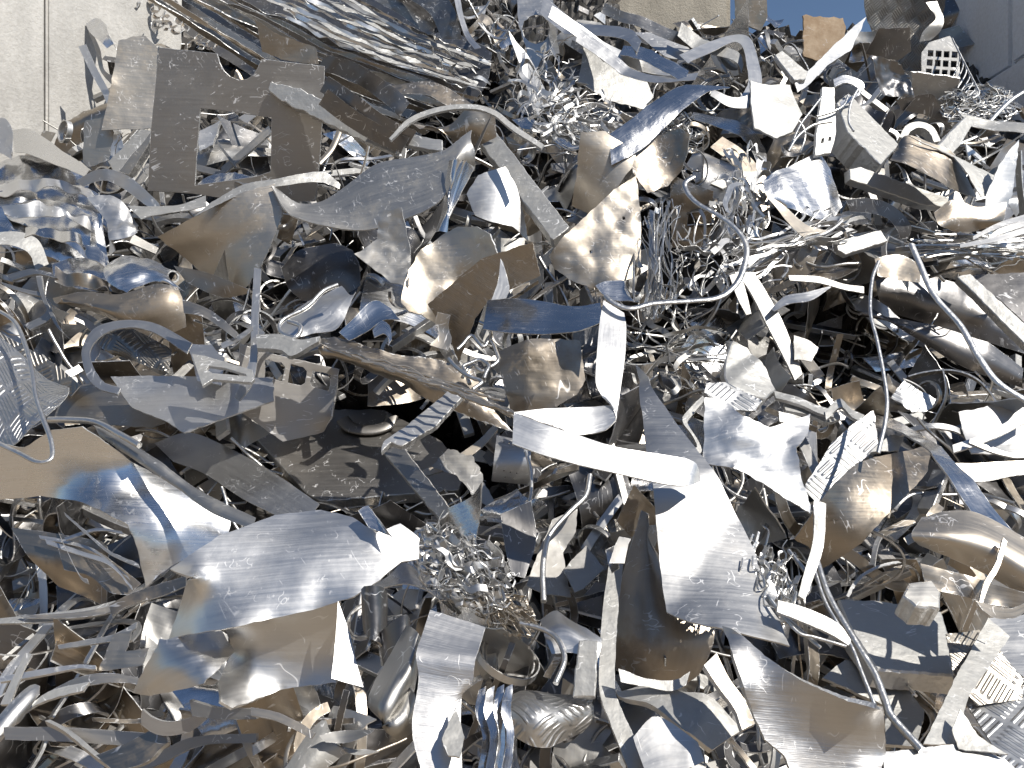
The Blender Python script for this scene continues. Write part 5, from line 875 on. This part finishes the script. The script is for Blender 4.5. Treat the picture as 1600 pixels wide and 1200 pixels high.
for i, c in keep:
    d = SMALL[i]; seedc[0] += 1; md = MD(); mt = rng.choice(MATW[d['kind']]); nm, cat, _ = FK[d['kind']]
    if d['kind'] == 'rod': tube_md(md, d['G'][:, 0], d['r'], 6, d['flat'])
    else: grid_mesh(md, d['G'], d['th'], amp=d['amp'], freq=8, seed=seedc[0], cham=d.get('cham', 0), rough=.002 if d['kind'] != 'bar' else .0005)
    o = link(nm, md, [mt, 'edge']); yy, xx = np.nonzero(owner == i); X, Y = ZX0+xx.mean()*CELL, ZY0+yy.mean()*CELL
    noun = {'strip': 'strip', 'sheet': 'sheet scrap', 'chip': 'plate chip', 'bar': 'bar', 'rod': 'wire'}[d['kind']]
    lim = {'strip': .32, 'sheet': .2, 'chip': .1, 'bar': .3, 'rod': .4}[d['kind']]; shape = 'curled' if d['curl'] else ('crumpled' if d.get('amp', 0) > .01 else ('straight' if d['kind'] == 'bar' else 'bent' if d['kind'] != 'chip' else 'flat'))
    size = ('long' if d['kind'] in ('strip', 'bar', 'rod') else 'larger') if d['size'] > lim else 'small'
    best = sorted(LAND, key=lambda l: max(0, abs(X-l[1])-l[3])**2+max(0, abs(Y-l[2])-l[4])**2+.02*((X-l[1])**2+(Y-l[2])**2))[:2]
    def rel(l):
        u, v = (X-l[1])/max(l[3], 12), (Y-l[2])/max(l[4], 12)
        if abs(u) > abs(v): return ('right of ' if u > 0 else 'left of ')+l[0]
        return ('below ' if v > 0 else 'above ')+l[0]
    recs.append([o, cat, f'{size} {LOOK[mt]} {shape} {noun}', rel(best[0]), best[1][0], X, Y, c])
from collections import defaultdict
def clusters(key):
    D_ = defaultdict(list)
    for r in recs: D_[key(r)].append(r)
    return D_
NUM = ['', 'second ', 'third ', 'fourth ', 'fifth ', 'sixth ', 'seventh ', 'eighth ', 'ninth ', 'tenth ']
for k, L in clusters(lambda r: (r[2], r[3])).items():
    L.sort(key=lambda r: r[5])
    for q, r in enumerate(L):
        if len(L) == 1: lab = f'{r[2]} {r[3]}'
        elif q == 0: lab = f'leftmost {r[2]} {r[3]}'
        elif q == len(L)-1: lab = f'rightmost {r[2]} {r[3]}'
        else: lab = f'{r[2]} {r[3]}, {NUM[min(q, 9)]}from left'
        tag(r[0], lab, r[1], {'metal strip': 'small strips filling the heap', 'scrap sheet': 'small sheet scraps filling the heap', 'scrap chip': 'plate chips filling the heap', 'metal bar': 'small bars filling the heap', 'wire': 'loose wires filling the heap'}[r[1]])

# ------------------------------------------------------------------ the packed scrap underneath
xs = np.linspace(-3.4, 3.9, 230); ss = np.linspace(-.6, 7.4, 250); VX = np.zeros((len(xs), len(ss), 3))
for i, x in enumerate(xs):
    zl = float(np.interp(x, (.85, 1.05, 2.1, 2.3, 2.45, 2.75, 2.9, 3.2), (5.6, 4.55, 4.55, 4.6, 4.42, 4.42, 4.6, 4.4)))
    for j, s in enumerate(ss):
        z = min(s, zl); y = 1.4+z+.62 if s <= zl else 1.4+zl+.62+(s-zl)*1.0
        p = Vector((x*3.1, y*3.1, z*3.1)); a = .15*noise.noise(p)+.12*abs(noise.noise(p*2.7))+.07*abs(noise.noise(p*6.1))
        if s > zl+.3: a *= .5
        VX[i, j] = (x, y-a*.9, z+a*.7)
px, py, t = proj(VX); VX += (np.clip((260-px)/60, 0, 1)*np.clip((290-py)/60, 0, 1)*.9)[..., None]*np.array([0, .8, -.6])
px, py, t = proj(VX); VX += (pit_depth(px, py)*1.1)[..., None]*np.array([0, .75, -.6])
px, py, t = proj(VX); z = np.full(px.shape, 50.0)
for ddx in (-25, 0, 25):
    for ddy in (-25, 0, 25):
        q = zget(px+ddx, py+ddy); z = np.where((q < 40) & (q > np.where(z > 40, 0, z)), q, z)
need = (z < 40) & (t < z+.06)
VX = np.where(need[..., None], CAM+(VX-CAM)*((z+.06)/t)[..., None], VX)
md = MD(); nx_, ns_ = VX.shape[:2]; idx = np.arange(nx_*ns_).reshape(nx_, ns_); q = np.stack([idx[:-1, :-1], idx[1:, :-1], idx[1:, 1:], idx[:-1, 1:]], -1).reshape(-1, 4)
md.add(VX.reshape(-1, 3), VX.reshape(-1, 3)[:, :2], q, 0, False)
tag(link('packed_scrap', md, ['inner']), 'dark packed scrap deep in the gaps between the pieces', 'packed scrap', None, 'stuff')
from collections import Counter
print('KINDS', Counter(r[1] for r in recs))
print('TRACED', len(LAND), 'SMALL', len(keep), 'of', len(SMALL))
